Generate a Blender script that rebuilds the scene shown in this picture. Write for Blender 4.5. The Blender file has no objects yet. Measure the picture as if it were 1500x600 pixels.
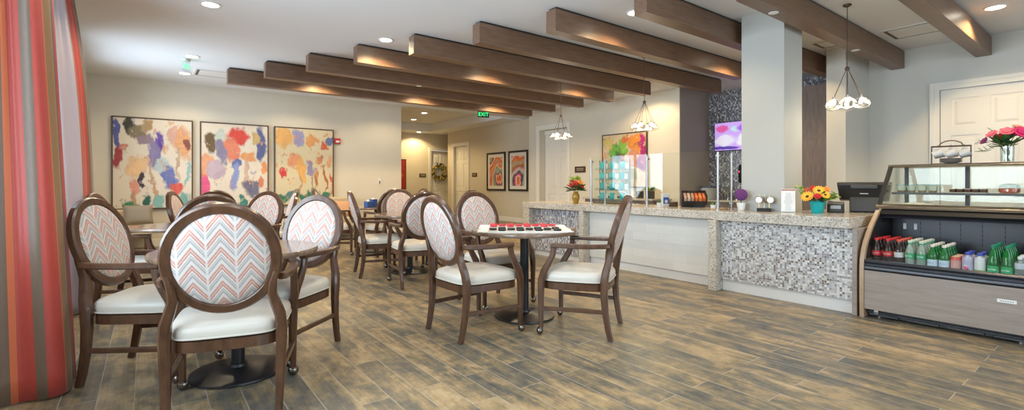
import bpy, bmesh, math, random
from mathutils import Vector, Matrix

C = bpy.context.scene.collection
SC = bpy.context.scene
PI = math.pi
random.seed(7)

# ------------------------------------------------------------------ camera, world, exposure, daylight
F_PX, HORIZON, YAW, EYE = 704.5, 268.3, math.radians(37.157), 1.16
cam = bpy.data.objects.new('camera', bpy.data.cameras.new('camera'))
C.objects.link(cam)
cam.location = (0, 0, EYE)
cam.rotation_euler = (PI / 2, 0, -YAW)
cam.data.sensor_width = 36
cam.data.lens = F_PX / 1500 * 36
cam.data.shift_y = -(300 - HORIZON) / 1500
cam.data.clip_start = 0.05
SC.camera = cam
vs = SC.view_settings
vs.view_transform = 'Standard'; vs.look = 'None'; vs.gamma = 1; vs.use_curve_mapping = False
vs.exposure = 0.38
try:
    SC.cycles.use_denoising = True
    SC.cycles.max_bounces = 10
    SC.cycles.diffuse_bounces = 5
    SC.cycles.transparent_max_bounces = 24
    SC.cycles.sample_clamp_indirect = 6
    SC.cycles.caustics_reflective = False
    SC.cycles.caustics_refractive = False
except Exception:
    pass
W = bpy.data.worlds.new('world'); SC.world = W; W.use_nodes = True
W.node_tree.nodes['Background'].inputs[0].default_value = (.75, .87, 1, 1)
W.node_tree.nodes['Background'].inputs[1].default_value = .7

def area(name, loc, rot, sx, sy, power, col):
    l = bpy.data.lights.new(name, 'AREA'); l.shape = 'RECTANGLE'; l.size = sx; l.size_y = sy
    l.energy = power; l.color = col; l.spread = math.radians(130)
    o = bpy.data.objects.new(name, l); C.objects.link(o); o.location = loc; o.rotation_euler = rot
    return o
DAY = (.72, .86, 1)
# daylight standing just outside each window of the room, shining in
WINDOWS_LEFT = [(1.0, 3.3), (4.0, 5.45), (7.9, 9.9)]
for a, b in WINDOWS_LEFT:
    area('window_daylight', (-1.15, (a + b) / 2, 1.7), (0, -PI / 2, 0), 2.0, b - a, 40 * (b - a), DAY)
WINDOWS_REAR = [(0.2, 2.8), (3.5, 6.1)]
for a, b in WINDOWS_REAR:
    area('window_daylight', ((a + b) / 2, -3.75, 1.55), (PI / 2, 0, 0), b - a, 2.4, 20 * (b - a), DAY)
CAN_POWER, CAN_COL = 78, (1, .80, .52)
PENDANT_POWER = 5

# ------------------------------------------------------------------ helpers
def tag(o, label=None, cat=None, group=None, kind=None):
    if label: o['label'] = label
    if cat: o['category'] = cat
    if group: o['group'] = group
    if kind: o['kind'] = kind
    return o

def thing(name, label, cat, loc=(0, 0, 0), rz=0, group=None):
    o = bpy.data.objects.new(name, None); C.objects.link(o)
    o.empty_display_size = .1
    o.location = loc; o.rotation_euler = (0, 0, rz)
    return tag(o, label, cat, group)

def structure(name, loc=(0, 0, 0), rz=0):
    o = bpy.data.objects.new(name, None); C.objects.link(o)
    o.location = loc; o.rotation_euler = (0, 0, rz)
    return tag(o, kind='structure')

def copy_tree(o, parent=None):
    c = o.copy(); C.objects.link(c)
    if parent: c.parent = parent
    for ch in list(o.children): copy_tree(ch, c)
    return c

def wloc(o):
    v = Vector((0, 0, 0))
    while o is not None:
        v += o.location; o = o.parent
    return v

class MB:
    def __init__(s): s.bm = bmesh.new(); s.uv = None
    def _new(s, vs, fs):
        V = [s.bm.verts.new(v) for v in vs]
        for f in fs:
            try: s.bm.faces.new([V[i] for i in f])
            except ValueError: pass
        return V
    def box(s, x0, x1, y0, y1, z0, z1):
        s._new([(x0, y0, z0), (x1, y0, z0), (x1, y1, z0), (x0, y1, z0), (x0, y0, z1), (x1, y0, z1), (x1, y1, z1), (x0, y1, z1)],
               [(0, 3, 2, 1), (4, 5, 6, 7), (0, 1, 5, 4), (1, 2, 6, 5), (2, 3, 7, 6), (3, 0, 4, 7)]); return s
    def lathe(s, prof, c=(0, 0, 0), seg=24, sx=1, sy=1, m=None):
        vs, fs = [], []
        n = len(prof)
        for (r, z) in prof:
            for k in range(seg):
                a = 2 * PI * k / seg
                v = Vector((r * math.cos(a) * sx, r * math.sin(a) * sy, z))
                if m: v = m @ v
                vs.append((v.x + c[0], v.y + c[1], v.z + c[2]))
        for i in range(n - 1):
            for k in range(seg):
                k2 = (k + 1) % seg
                fs.append((i * seg + k, i * seg + k2, (i + 1) * seg + k2, (i + 1) * seg + k))
        fs.append(tuple(reversed(range(seg)))); fs.append(tuple((n - 1) * seg + k for k in range(seg)))
        s._new(vs, fs); return s
    def cyl(s, c, r, h, seg=24, r2=None, m=None):
        return s.lathe([(r, 0), (r if r2 is None else r2, h)], c, seg, m=m)
    def ball(s, c, rx, ry=None, rz=None, seg=14, rings=8, m=None):
        ry = rx if ry is None else ry; rz = rx if rz is None else rz
        prof = [(max(1e-4, math.sin(PI * i / rings)), -math.cos(PI * i / rings)) for i in range(rings + 1)]
        mm = Matrix.Diagonal((rx, ry, rz)).to_3x3()
        if m: mm = m @ mm
        return s.lathe(prof, c, seg, m=mm)
    def tube(s, pts, r, seg=8, closed=False):
        pts = [Vector(p) for p in pts]; n = len(pts)
        rs = r if isinstance(r, (list, tuple)) else [r] * n
        ref = Vector((0.13, 0.21, .97)); vs, fs = [], []
        for i, p in enumerate(pts):
            t = (pts[(i + 1) % n] - pts[i - 1]) if closed else (pts[min(i + 1, n - 1)] - pts[max(i - 1, 0)])
            t.normalize()
            a = ref - t * ref.dot(t)
            if a.length < .1: a = Vector((1, 0, 0)) - t * t.x
            a.normalize(); b = t.cross(a); ref = a
            for k in range(seg):
                q = 2 * PI * k / seg
                vs.append(p + (a * math.cos(q) + b * math.sin(q)) * rs[i])
        for i in range(n if closed else n - 1):
            j = (i + 1) % n
            for k in range(seg):
                k2 = (k + 1) % seg
                fs.append((i * seg + k, i * seg + k2, j * seg + k2, j * seg + k))
        if not closed:
            fs.append(tuple(reversed(range(seg)))); fs.append(tuple((n - 1) * seg + k for k in range(seg)))
        s._new(vs, fs); return s
    def sweep(s, pts, ws, hs, side, ch=.22, closed=False):
        """rounded-rectangle bar: width ws along `side`, height hs across it"""
        pts = [Vector(p) for p in pts]; n = len(pts)
        if not isinstance(ws, (list, tuple)): ws = [ws] * n
        if not isinstance(hs, (list, tuple)): hs = [hs] * n
        side = Vector(side); vs, fs = [], []
        for i, p in enumerate(pts):
            t = (pts[(i + 1) % n] - pts[i - 1]) if closed else (pts[min(i + 1, n - 1)] - pts[max(i - 1, 0)])
            t.normalize()
            a = (side - t * side.dot(t)).normalized(); b = t.cross(a)
            w, h = ws[i] / 2, hs[i] / 2; c = min(w, h) * ch * 2
            for (u, v) in ((w, h - c), (w - c, h), (-w + c, h), (-w, h - c), (-w, -h + c), (-w + c, -h), (w - c, -h), (w, -h + c)):
                vs.append(p + a * u + b * v)
        for i in range(n if closed else n - 1):
            j = (i + 1) % n
            for k in range(8):
                k2 = (k + 1) % 8
                fs.append((i * 8 + k, i * 8 + k2, j * 8 + k2, j * 8 + k))
        if not closed:
            fs.append(tuple(reversed(range(8)))); fs.append(tuple((n - 1) * 8 + k for k in range(8)))
        s._new(vs, fs); return s
    def prism(s, poly, a0, a1, axis='y'):
        """extrude a 2-D outline along an axis; outline is (x,z) for y, (y,z) for x, (x,y) for z"""
        n = len(poly)
        mk = {'y': lambda p, a: (p[0], a, p[1]), 'x': lambda p, a: (a, p[0], p[1]), 'z': lambda p, a: (p[0], p[1], a)}[axis]
        s._new([mk(p, a0) for p in poly] + [mk(p, a1) for p in poly],
               [tuple(range(n)), tuple(reversed(range(n, 2 * n)))] + [(i, i + n, (i + 1) % n + n, (i + 1) % n) for i in range(n)])
        return s
    def xf(s, m):
        bmesh.ops.transform(s.bm, matrix=m, verts=s.bm.verts); return s
    def build(s, name, mat, parent=None, origin=None, world=False, bevel=0, smooth=True, seg=2):
        bmesh.ops.recalc_face_normals(s.bm, faces=s.bm.faces)
        off = Vector((0, 0, 0))
        if world and parent is not None: off = wloc(parent)
        elif origin is not None: off = Vector(origin)
        if off.length > 0: bmesh.ops.translate(s.bm, verts=s.bm.verts, vec=-off)
        me = bpy.data.meshes.new(name); s.bm.to_mesh(me); s.bm.free()
        me.materials.append(mat)
        if smooth:
            for p in me.polygons: p.use_smooth = True
            me.set_sharp_from_angle(angle=math.radians(38))
        o = bpy.data.objects.new(name, me); C.objects.link(o)
        if parent is not None: o.parent = parent
        elif origin is not None: o.location = origin
        if bevel:
            b = o.modifiers.new('bevel', 'BEVEL'); b.width = bevel; b.segments = seg; b.limit_method = 'ANGLE'
        return o

def text(body, size, mat, name, parent, place, bend=None):
    """flat lettering as a thin mesh; `place` is a 4x4 for text lying in its own XY plane; bend wraps it on a radius"""
    cu = bpy.data.curves.new('lettering', 'FONT'); cu.body = body; cu.size = size
    cu.align_x = 'CENTER'; cu.align_y = 'CENTER'; cu.extrude = .0004
    t = bpy.data.objects.new('lettering', cu); C.objects.link(t)
    dg = bpy.context.evaluated_depsgraph_get(); dg.update()
    me = bpy.data.meshes.new_from_object(t.evaluated_get(dg))
    bpy.data.objects.remove(t); bpy.data.curves.remove(cu)
    if bend:
        for v in me.vertices:
            a = v.co.x / bend; r = bend + v.co.z
            v.co = Vector((math.sin(a) * r, v.co.y, math.cos(a) * r - bend))
    me.transform(place); me.materials.clear(); me.materials.append(mat); me.name = name
    o = bpy.data.objects.new(name, me); C.objects.link(o); o.parent = parent
    return o

# ------------------------------------------------------------------ materials
def newmat(name):
    m = bpy.data.materials.new(name); m.use_nodes = True
    nt = m.node_tree; b = nt.nodes['Principled BSDF']
    return m, nt, b
def N(nt, t, **kw):
    n = nt.nodes.new('ShaderNode' + t)
    for k, v in kw.items():
        if k.startswith('i_'):
            n.inputs[int(k[2:]) if k[2:].isdigit() else k[2:].replace('_', ' ')].default_value = v
        else: setattr(n, k, v)
    return n
def L(nt, a, b): nt.links.new(a, b)
def rgb(c): return (c[0], c[1], c[2], 1)
_mc = {}
def mat(name, col, rough=.5, metal=0, spec=.5, emit=None, es=0, trans=0, alpha=1, sheen=0, coat=0):
    if name in _mc: return _mc[name]
    m, nt, b = newmat(name)
    b.inputs['Base Color'].default_value = rgb(col); b.inputs['Roughness'].default_value = rough
    b.inputs['Metallic'].default_value = metal; b.inputs['Specular IOR Level'].default_value = spec
    if emit: b.inputs['Emission Color'].default_value = rgb(emit); b.inputs['Emission Strength'].default_value = es
    b.inputs['Transmission Weight'].default_value = trans; b.inputs['Alpha'].default_value = alpha
    b.inputs['Sheen Weight'].default_value = sheen; b.inputs['Coat Weight'].default_value = coat
    _mc[name] = m; return m
def ramp(nt, fac, stops, interp='LINEAR'):
    r = N(nt, 'ValToRGB'); r.color_ramp.interpolation = interp
    e = r.color_ramp.elements
    while len(e) > 1: e.remove(e[0])
    e[0].position = stops[0][0]; e[0].color = rgb(stops[0][1])
    for p, c in stops[1:]:
        x = e.new(p); x.color = rgb(c)
    L(nt, fac, r.inputs[0]); return r.outputs[0]
def mix(nt, fac, a, b, mode='MIX'):
    n = N(nt, 'Mix', data_type='RGBA', blend_type=mode)
    for s, v in ((n.inputs[0], fac), (n.inputs[6], a), (n.inputs[7], b)):
        if hasattr(v, 'links'): L(nt, v, s)
        elif isinstance(v, (int, float)): s.default_value = v
        else: s.default_value = rgb(v)
    return n.outputs[2]
def math_(nt, op, a, b=None, c=None):
    n = N(nt, 'Math', operation=op)
    for i, v in enumerate((a, b, c)):
        if v is None: continue
        if hasattr(v, 'links'): L(nt, v, n.inputs[i])
        else: n.inputs[i].default_value = v
    return n.outputs[0]
def coords(nt, kind='Object', scale=None, rot=None):
    t = N(nt, 'TexCoord').outputs[kind]
    if scale or rot:
        mp = N(nt, 'Mapping')
        if scale: mp.inputs['Scale'].default_value = scale
        if rot: mp.inputs['Rotation'].default_value = rot
        L(nt, t, mp.inputs[0]); return mp.outputs[0]
    return t
def noise(nt, vec, scale, detail=4, rough=.55, dim='3D', w=None, dist=0):
    n = N(nt, 'TexNoise', noise_dimensions=dim)
    L(nt, vec, n.inputs['Vector']); n.inputs['Scale'].default_value = scale
    n.inputs['Detail'].default_value = detail; n.inputs['Roughness'].default_value = rough
    n.inputs['Distortion'].default_value = dist
    if w is not None: L(nt, w, n.inputs['W'])
    return n
def wood(name, a, b, scale, rough=.4, coat=0, fine=60):
    """two browns along a grain; scale stretches the grain"""
    m, nt, p = newmat(name)
    v = coords(nt, scale=scale)
    n1 = noise(nt, v, 3, 5, .6).outputs[0]; n2 = noise(nt, v, fine, 3, .6).outputs[0]
    f = math_(nt, 'ADD', math_(nt, 'MULTIPLY', n1, .7), math_(nt, 'MULTIPLY', n2, .3))
    L(nt, ramp(nt, f, [(.32, a), (.68, b)]), p.inputs['Base Color'])
    p.inputs['Roughness'].default_value = rough; p.inputs['Coat Weight'].default_value = coat
    return m
def plaster(name, col, var=.03):
    m, nt, p = newmat(name)
    n = noise(nt, coords(nt), 1.2, 3).outputs[0]
    L(nt, ramp(nt, n, [(.3, [c * (1 - var) for c in col]), (.7, [min(1, c * (1 + var)) for c in col])]), p.inputs['Base Color'])
    n2 = noise(nt, coords(nt), 180, 2).outputs[0]
    bp = N(nt, 'Bump'); bp.inputs['Strength'].default_value = .04; L(nt, n2, bp.inputs['Height']); L(nt, bp.outputs[0], p.inputs['Normal'])
    p.inputs['Roughness'].default_value = .75; p.inputs['Specular IOR Level'].default_value = .25
    return m
def thin_glass(name, tint=(.96, .98, .97), base=.05, edge=.5, rough=0.0):
    m, nt, p = newmat(name); nt.nodes.remove(p)
    tr = N(nt, 'BsdfTransparent'); tr.inputs[0].default_value = rgb(tint)
    gl = N(nt, 'BsdfGlossy'); gl.inputs['Roughness'].default_value = rough; gl.inputs[0].default_value = (1, 1, 1, 1)
    lw = N(nt, 'LayerWeight'); lw.inputs[0].default_value = .5
    f = math_(nt, 'ADD', math_(nt, 'MULTIPLY', math_(nt, 'POWER', lw.outputs['Facing'], 4), edge), base)
    mx = N(nt, 'MixShader'); L(nt, f, mx.inputs[0]); L(nt, tr.outputs[0], mx.inputs[1]); L(nt, gl.outputs[0], mx.inputs[2])
    L(nt, mx.outputs[0], nt.nodes['Material Output'].inputs[0]); return m
def tiles(name, axes, size, grout, cols, rough=.3, gw=.08, stretch=(1, 1)):
    """small glass mosaic: one random colour per tile"""
    m, nt, p = newmat(name)
    v = coords(nt); sp = N(nt, 'SeparateXYZ'); L(nt, v, sp.inputs[0])
    ix = {'x': 0, 'y': 1, 'z': 2}; cell, fr = [], []
    for a, st in zip(axes, stretch):
        q = math_(nt, 'DIVIDE', sp.outputs[ix[a]], size * st)
        cell.append(math_(nt, 'FLOOR', q)); fr.append(math_(nt, 'FRACT', q))
    cb = N(nt, 'CombineXYZ'); L(nt, cell[0], cb.inputs[0]); L(nt, cell[1], cb.inputs[1])
    wn = N(nt, 'TexWhiteNoise', noise_dimensions='2D'); L(nt, cb.outputs[0], wn.inputs['Vector'])
    c = ramp(nt, wn.outputs['Value'], cols, 'CONSTANT')
    g = [math_(nt, 'GREATER_THAN', math_(nt, 'ABSOLUTE', math_(nt, 'SUBTRACT', f, .5)), .5 - gw) for f in fr]
    gm = math_(nt, 'MAXIMUM', g[0], g[1])
    L(nt, mix(nt, gm, c, grout), p.inputs['Base Color'])
    p.inputs['Roughness'].default_value = rough
    return m

def chevron(name, a, b, white, px=.121, pz=.084):
    m, nt, p = newmat(name)
    v = coords(nt); sp = N(nt, 'SeparateXYZ'); L(nt, v, sp.inputs[0])
    x, z = sp.outputs[0], sp.outputs[2]
    t = math_(nt, 'ABSOLUTE', math_(nt, 'SUBTRACT', math_(nt, 'FRACT', math_(nt, 'ADD', math_(nt, 'DIVIDE', x, px), .5)), .5))
    zz = math_(nt, 'ADD', math_(nt, 'DIVIDE', z, pz), math_(nt, 'MULTIPLY', t, 1.9))
    # woven, feathered edges
    nz = noise(nt, v, 120, 2).outputs[0]
    zz = math_(nt, 'ADD', zz, math_(nt, 'MULTIPLY', math_(nt, 'SUBTRACT', nz, .5), .10))
    f = math_(nt, 'FRACT', zz)
    c = ramp(nt, f, [(0, a), (.36, a), (.42, white), (.50, white), (.55, b), (.84, b), (.90, white), (.97, white), (1, a)])
    st = math_(nt, 'GREATER_THAN', math_(nt, 'FRACT', math_(nt, 'MULTIPLY', zz, 5)), .62)
    c = mix(nt, math_(nt, 'MULTIPLY', st, .7), c, white)
    rib = math_(nt, 'GREATER_THAN', t, .46)
    c = mix(nt, math_(nt, 'MULTIPLY', rib, .8), c, white)
    L(nt, c, p.inputs['Base Color']); p.inputs['Roughness'].default_value = .8; p.inputs['Sheen Weight'].default_value = .1
    return m

def blots(name, base, blobs, amount=.17, nscale=4.0, rough=.6, soft=.22, axes='xz', seed=0, splash=()):
    """watercolour ground: soft-edged stains with wandering outlines; blob = (u, v, ru, rv, colour, strength)"""
    m, nt, p = newmat(name)
    g = coords(nt, 'Generated')
    off = N(nt, 'Mapping'); off.inputs['Location'].default_value = (seed * 3.7, seed * 1.3, seed * 2.1); L(nt, g, off.inputs[0])
    n = noise(nt, off.outputs[0], nscale, 6, .62)
    d = N(nt, 'VectorMath', operation='MULTIPLY_ADD'); L(nt, n.outputs[1], d.inputs[0])
    d.inputs[1].default_value = (amount * 2,) * 3; d.inputs[2].default_value = (-amount,) * 3
    s = N(nt, 'VectorMath', operation='ADD'); L(nt, g, s.inputs[0]); L(nt, d.outputs[0], s.inputs[1])
    n2 = noise(nt, off.outputs[0], 9, 5, .6).outputs[0]; n3 = noise(nt, off.outputs[0], 5.5, 4, .6, dist=1.5).outputs[0]; wash = .72
    cur = mix(nt, n2, [c * .93 for c in base], [min(1, c * 1.05) for c in base])
    for bl in blobs:
        u, vv, ru, rv, col = bl[:5]; st = bl[5] if len(bl) > 5 else .9
        inv = [0, 0, 0]; cc = [0, 0, 0]; k = {'x': 0, 'y': 1, 'z': 2}
        inv[k[axes[0]]] = 1 / ru; inv[k[axes[1]]] = 1 / rv; cc[k[axes[0]]] = -u / ru; cc[k[axes[1]]] = -vv / rv
        q = N(nt, 'VectorMath', operation='MULTIPLY_ADD'); L(nt, s.outputs[0], q.inputs[0])
        q.inputs[1].default_value = inv; q.inputs[2].default_value = cc
        ln = N(nt, 'VectorMath', operation='LENGTH'); L(nt, q.outputs[0], ln.inputs[0])
        mr = N(nt, 'MapRange'); L(nt, ln.outputs['Value'], mr.inputs[0])
        mr.inputs[1].default_value = 1 + soft; mr.inputs[2].default_value = 1 - soft * .8; mr.inputs[3].default_value = 0
        mr.inputs[4].default_value = st
        f = math_(nt, 'MULTIPLY', mr.outputs[0], math_(nt, 'ADD', wash, n2))
        f = math_(nt, 'MINIMUM', f, 1.0)
        rimd = math_(nt, 'MULTIPLY', math_(nt, 'MULTIPLY', mr.outputs[0], math_(nt, 'SUBTRACT', 1.0, mr.outputs[0])), 1.3)
        cur = mix(nt, f, cur, mix(nt, rimd, mix(nt, n3, [min(1, c * 1.2 + .02) for c in col], [c * .62 for c in col]), [c * .55 for c in col]))
    if splash:
        for k_, col in enumerate(splash):
            ns = noise(nt, off.outputs[0], 5.5 + k_ * 1.3, 5, .6, '4D', N(nt, 'Value').outputs[0]).outputs[0]
            ns.node.inputs['W'].default_value = k_ * 7.3 + seed; nt.links.remove(ns.node.inputs['W'].links[0])
            ms = N(nt, 'MapRange'); L(nt, ns, ms.inputs[0]); ms.inputs[1].default_value = .625; ms.inputs[2].default_value = .68; ms.inputs[4].default_value = .75
            cur = mix(nt, ms.outputs[0], cur, col)
    L(nt, cur, p.inputs['Base Color']); p.inputs['Roughness'].default_value = rough
    p.inputs['Specular IOR Level'].default_value = .3
    return m

def floor_mat():
    m, nt, p = newmat('wood_look_plank_tile')
    v = coords(nt)
    mp = N(nt, 'Mapping'); mp.inputs['Rotation'].default_value = (0, 0, PI / 2); mp.inputs['Location'].default_value = (.3, .0565, 0)
    L(nt, v, mp.inputs[0])
    br = N(nt, 'TexBrick'); br.offset = .37; br.offset_frequency = 2
    L(nt, mp.outputs[0], br.inputs['Vector'])
    br.inputs['Color1'].default_value = (0, 0, 0, 1); br.inputs['Color2'].default_value = (1, 1, 1, 1); br.inputs['Mortar'].default_value = (.5, .5, .5, 1)
    br.inputs['Scale'].default_value = 1; br.inputs['Mortar Size'].default_value = .0022; br.inputs['Mortar Smooth'].default_value = .1
    br.inputs['Brick Width'].default_value = .92; br.inputs['Row Height'].default_value = .158
    rnd = N(nt, 'SeparateColor'); L(nt, br.outputs['Color'], rnd.inputs[0])
    w = math_(nt, 'MULTIPLY', rnd.outputs[0], 37)
    st = N(nt, 'Mapping'); st.inputs['Scale'].default_value = (2.6, 1.0, 1); L(nt, v, st.inputs[0])
    big = noise(nt, st.outputs[0], 2.3, 5, .6, '4D', w, .6).outputs[0]
    gr = N(nt, 'Mapping'); gr.inputs['Scale'].default_value = (26, 1.4, 1); L(nt, v, gr.inputs[0])
    grain = noise(nt, gr.outputs[0], 2.2, 5, .65, '4D', w).outputs[0]
    pat = noise(nt, v, 14, 5, .7, '4D', w).outputs[0]
    f = math_(nt, 'ADD', math_(nt, 'MULTIPLY', big, .52), math_(nt, 'ADD', math_(nt, 'MULTIPLY', grain, .20), math_(nt, 'MULTIPLY', pat, .28)))
    f = math_(nt, 'ADD', f, math_(nt, 'MULTIPLY', math_(nt, 'SUBTRACT', rnd.outputs[0], .5), .06))
    c = ramp(nt, f, [(.38, FLOOR_COLS[0]), (.45, FLOOR_COLS[1]), (.50, FLOOR_COLS[2]), (.55, FLOOR_COLS[3]), (.64, FLOOR_COLS[4])])
    L(nt, mix(nt, br.outputs['Fac'], c, FLOOR_COLS[5]), p.inputs['Base Color'])
    L(nt, math_(nt, 'ADD', .26, math_(nt, 'MULTIPLY', pat, .22)), p.inputs['Roughness'])
    bp = N(nt, 'Bump'); bp.inputs['Strength'].default_value = .15; bp.inputs['Distance'].default_value = .004
    hh = math_(nt, 'SUBTRACT', math_(nt, 'MULTIPLY', grain, .4), br.outputs['Fac'])
    L(nt, hh, bp.inputs['Height']); L(nt, bp.outputs[0], p.inputs['Normal'])
    return m
FLOOR_COLS = [(.072, .077, .074), (.128, .120, .098), (.205, .168, .105), (.32, .236, .130), (.46, .352, .208), (.36, .325, .27)]

def granite(name):
    m, nt, p = newmat(name)
    v = coords(nt)
    n1 = noise(nt, v, 9, 5, .6).outputs[0]
    base = ramp(nt, n1, [(.3, (.38, .34, .28)), (.5, (.50, .46, .39)), (.7, (.62, .58, .51))])
    vo = N(nt, 'TexVoronoi'); L(nt, v, vo.inputs['Vector']); vo.inputs['Scale'].default_value = 105
    s = N(nt, 'SeparateColor'); L(nt, vo.outputs['Color'], s.inputs[0])
    spk = ramp(nt, s.outputs[0], [(0, (.05, .045, .04)), (.10, (.24, .21, .18)), (.24, (.55, .50, .42)), (.6, (.72, .69, .62)), (.82, (.38, .35, .31))], 'CONSTANT')
    c = mix(nt, .50, base, spk)
    L(nt, c, p.inputs['Base Color']); p.inputs['Roughness'].default_value = .18
    return m
def laminate_tile(name):
    m, nt, p = newmat(name)
    v = coords(nt)
    sp = N(nt, 'SeparateXYZ'); L(nt, v, sp.inputs[0]); cb = N(nt, 'CombineXYZ')
    L(nt, sp.outputs[1], cb.inputs[0]); L(nt, sp.outputs[2], cb.inputs[1])
    br = N(nt, 'TexBrick'); br.offset = .5; L(nt, cb.outputs[0], br.inputs['Vector'])
    br.inputs['Color1'].default_value = (.57, .57, .53, 1); br.inputs['Color2'].default_value = (.64, .64, .60, 1); br.inputs['Mortar'].default_value = (.46, .46, .44, 1)
    br.inputs['Scale'].default_value = 1; br.inputs['Mortar Size'].default_value = .0015
    br.inputs['Brick Width'].default_value = .40; br.inputs['Row Height'].default_value = .108
    g = N(nt, 'Mapping'); g.inputs['Scale'].default_value = (3, 2.5, 22); L(nt, v, g.inputs[0])
    n = noise(nt, g.outputs[0], 1.3, 4).outputs[0]
    c = mix(nt, math_(nt, 'MULTIPLY', n, .45), br.outputs['Color'], (.74, .74, .71))
    L(nt, c, p.inputs['Base Color']); p.inputs['Roughness'].default_value = .45
    return m
def curtain_mat(name, stops, period):
    m, nt, p = newmat(name)
    uv = N(nt, 'TexCoord').outputs['UV']; sp = N(nt, 'SeparateXYZ'); L(nt, uv, sp.inputs[0])
    f = math_(nt, 'FRACT', math_(nt, 'DIVIDE', sp.outputs[0], period))
    c = ramp(nt, f, stops, 'CONSTANT')
    g = N(nt, 'Mapping'); g.inputs['Scale'].default_value = (300, 20, 1); L(nt, uv, g.inputs[0])
    n = noise(nt, g.outputs[0], 1, 2).outputs[0]
    c = mix(nt, math_(nt, 'MULTIPLY', n, .07), c, (.9, .75, .6))
    L(nt, c, p.inputs['Base Color']); p.inputs['Roughness'].default_value = .38
    p.inputs['Sheen Weight'].default_value = .12; p.inputs['Specular IOR Level'].default_value = .45
    return m

WALL = plaster('warm_greige_paint', (.68, .63, .53))
WALL_COOL = plaster('pale_grey_paint', (.66, .655, .61))
WALL_CORR = plaster('corridor_paint', (.64, .58, .46))
CEIL = plaster('ceiling_white_paint', (.79, .805, .83), .01)
TAUPE = plaster('taupe_paint', (.36, .32, .28))
WHITE = mat('white_door_paint', (.80, .775, .71), .4)
BEAM = wood('beam_walnut_veneer', (.130, .071, .042), (.225, .136, .086), (1.2, 14, 14), .38)
CHAIR_WOOD = wood('chair_walnut', (.046, .0195, .0095), (.122, .058, .030), (9, 9, 2.5), .30, .25, 40)
TABLE_WOOD = wood('table_laminate', (.12, .075, .050), (.27, .19, .135), (1.5, 9, 4), .16, .3)
CAB_WOOD = wood('cabinet_dark_wood', (.14, .10, .08), (.24, .175, .14), (10, 10, 1.2), .45)
CASE_WOOD = wood('case_grey_laminate', (.25, .21, .18), (.36, .31, .27), (10, 1.2, 14), .45)
CASE_TAN = wood('case_tan_edge', (.34, .23, .15), (.46, .33, .22), (2, 2, 2), .4)
VINYL = mat('cream_vinyl', (.58, .55, .485), .42, coat=.1)
CHEV = chevron('chevron_weave', (.50, .235, .18), (.355, .325, .31), (.60, .575, .54))
IRON = mat('black_iron', (.012, .013, .016), .32)
BLACK = mat('black_plastic', (.014, .014, .015), .38)
DARK = mat('dark_grey_plastic', (.05, .052, .056), .42)
BRONZE = mat('bronze_caster', (.20, .185, .16), .22, 1)
STEEL = mat('brushed_steel', (.38, .36, .34), .36, 1)
CHROME = mat('chrome', (.8, .8, .8), .1, 1)
FRAME_BR = mat('bronze_frame', (.09, .05, .03), .35)
FRAME_BK = mat('black_frame', (.016, .013, .010), .4)
MATBOARD = mat('cream_mat_board', (.78, .73, .62), .8)
GRANITE = granite('speckled_granite')
MOSAIC = tiles('pale_glass_mosaic', 'yz', .0205, (.50, .50, .50), [(0, (.66, .66, .65)), (.24, (.42, .42, .44)), (.46, (.28, .265, .255)), (.60, (.52, .51, .47)), (.78, (.16, .11, .08)), (.90, (.22, .22, .24))], .3)
MOSAIC_D = tiles('dark_glass_mosaic', 'yz', .016, (.20, .20, .21), [(0, (.10, .11, .14)), (.28, (.30, .31, .34)), (.52, (.16, .16, .19)), (.68, (.52, .52, .53)), (.80, (.23, .20, .18)), (.90, (.72, .71, .70))], .25, .07, (1.5, 2.2))
MOSAIC_M = tiles('mid_glass_mosaic', 'yz', .017, (.34, .34, .36), [(0, (.22, .24, .29)), (.25, (.48, .50, .54)), (.5, (.33, .33, .36)), (.66, (.66, .66, .66)), (.84, (.17, .16, .17))], .25, .07, (1.3, 2))
TILE = laminate_tile('pale_stacked_tile')
PLINTH = mat('white_plinth', (.70, .69, .66), .5)
GLASS = thin_glass('clear_glass', (.96, .98, .97), .026, .3)
CASE_GLASS = thin_glass('case_glass', (.935, .955, .94), .030, .4)
PANE = thin_glass('window_pane', (.97, .98, .98), .04, .3)
ACRYL = thin_glass('acrylic', (.88, .95, .96), .10, .5, .08)
LEAF1 = mat('leaf_green', (.06, .16, .03), .5); LEAF2 = mat('lime_leaf', (.28, .42, .06), .5); LEAF3 = mat('dark_leaf', (.025, .075, .025), .5)
LENS = mat('lamp_lens', (1, .95, .85), .4, emit=(1, .90, .72), es=14)
TRIMW = mat('white_trim_ring', (.78, .77, .75), .4)
BULB = mat('glowing_bulb', (1, .95, .9), .4, emit=(1, .93, .80), es=7)
GLOBE = thin_glass('pendant_glass', (.97, .97, .95), .16, .8)

# ------------------------------------------------------------------ room shell
XL, XR, YB, CZ, YREAR = -.9, 8.57, 11.0, 3.05, -3.5
b = MB().box(XL - .15, 10.2, YREAR - .15, 16.5, -.08, 0)
tag(b.build('floor', floor_mat()), kind='structure')
b = MB().box(XL - .15, 9.6, YREAR - .15, YB + .05, CZ, CZ + .12)
b.box(4.7, 8.0, YB + .05, 15.35, 3.25, 3.37)                       # raised tray over the corridor
b.box(8.0, 10.2, YB + .05, 16.4, 3.0, 3.37); b.box(4.7, 8.0, 15.35, 16.4, 3.0, 3.37)
tag(b.build('ceiling', CEIL, smooth=False), kind='structure')

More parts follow.
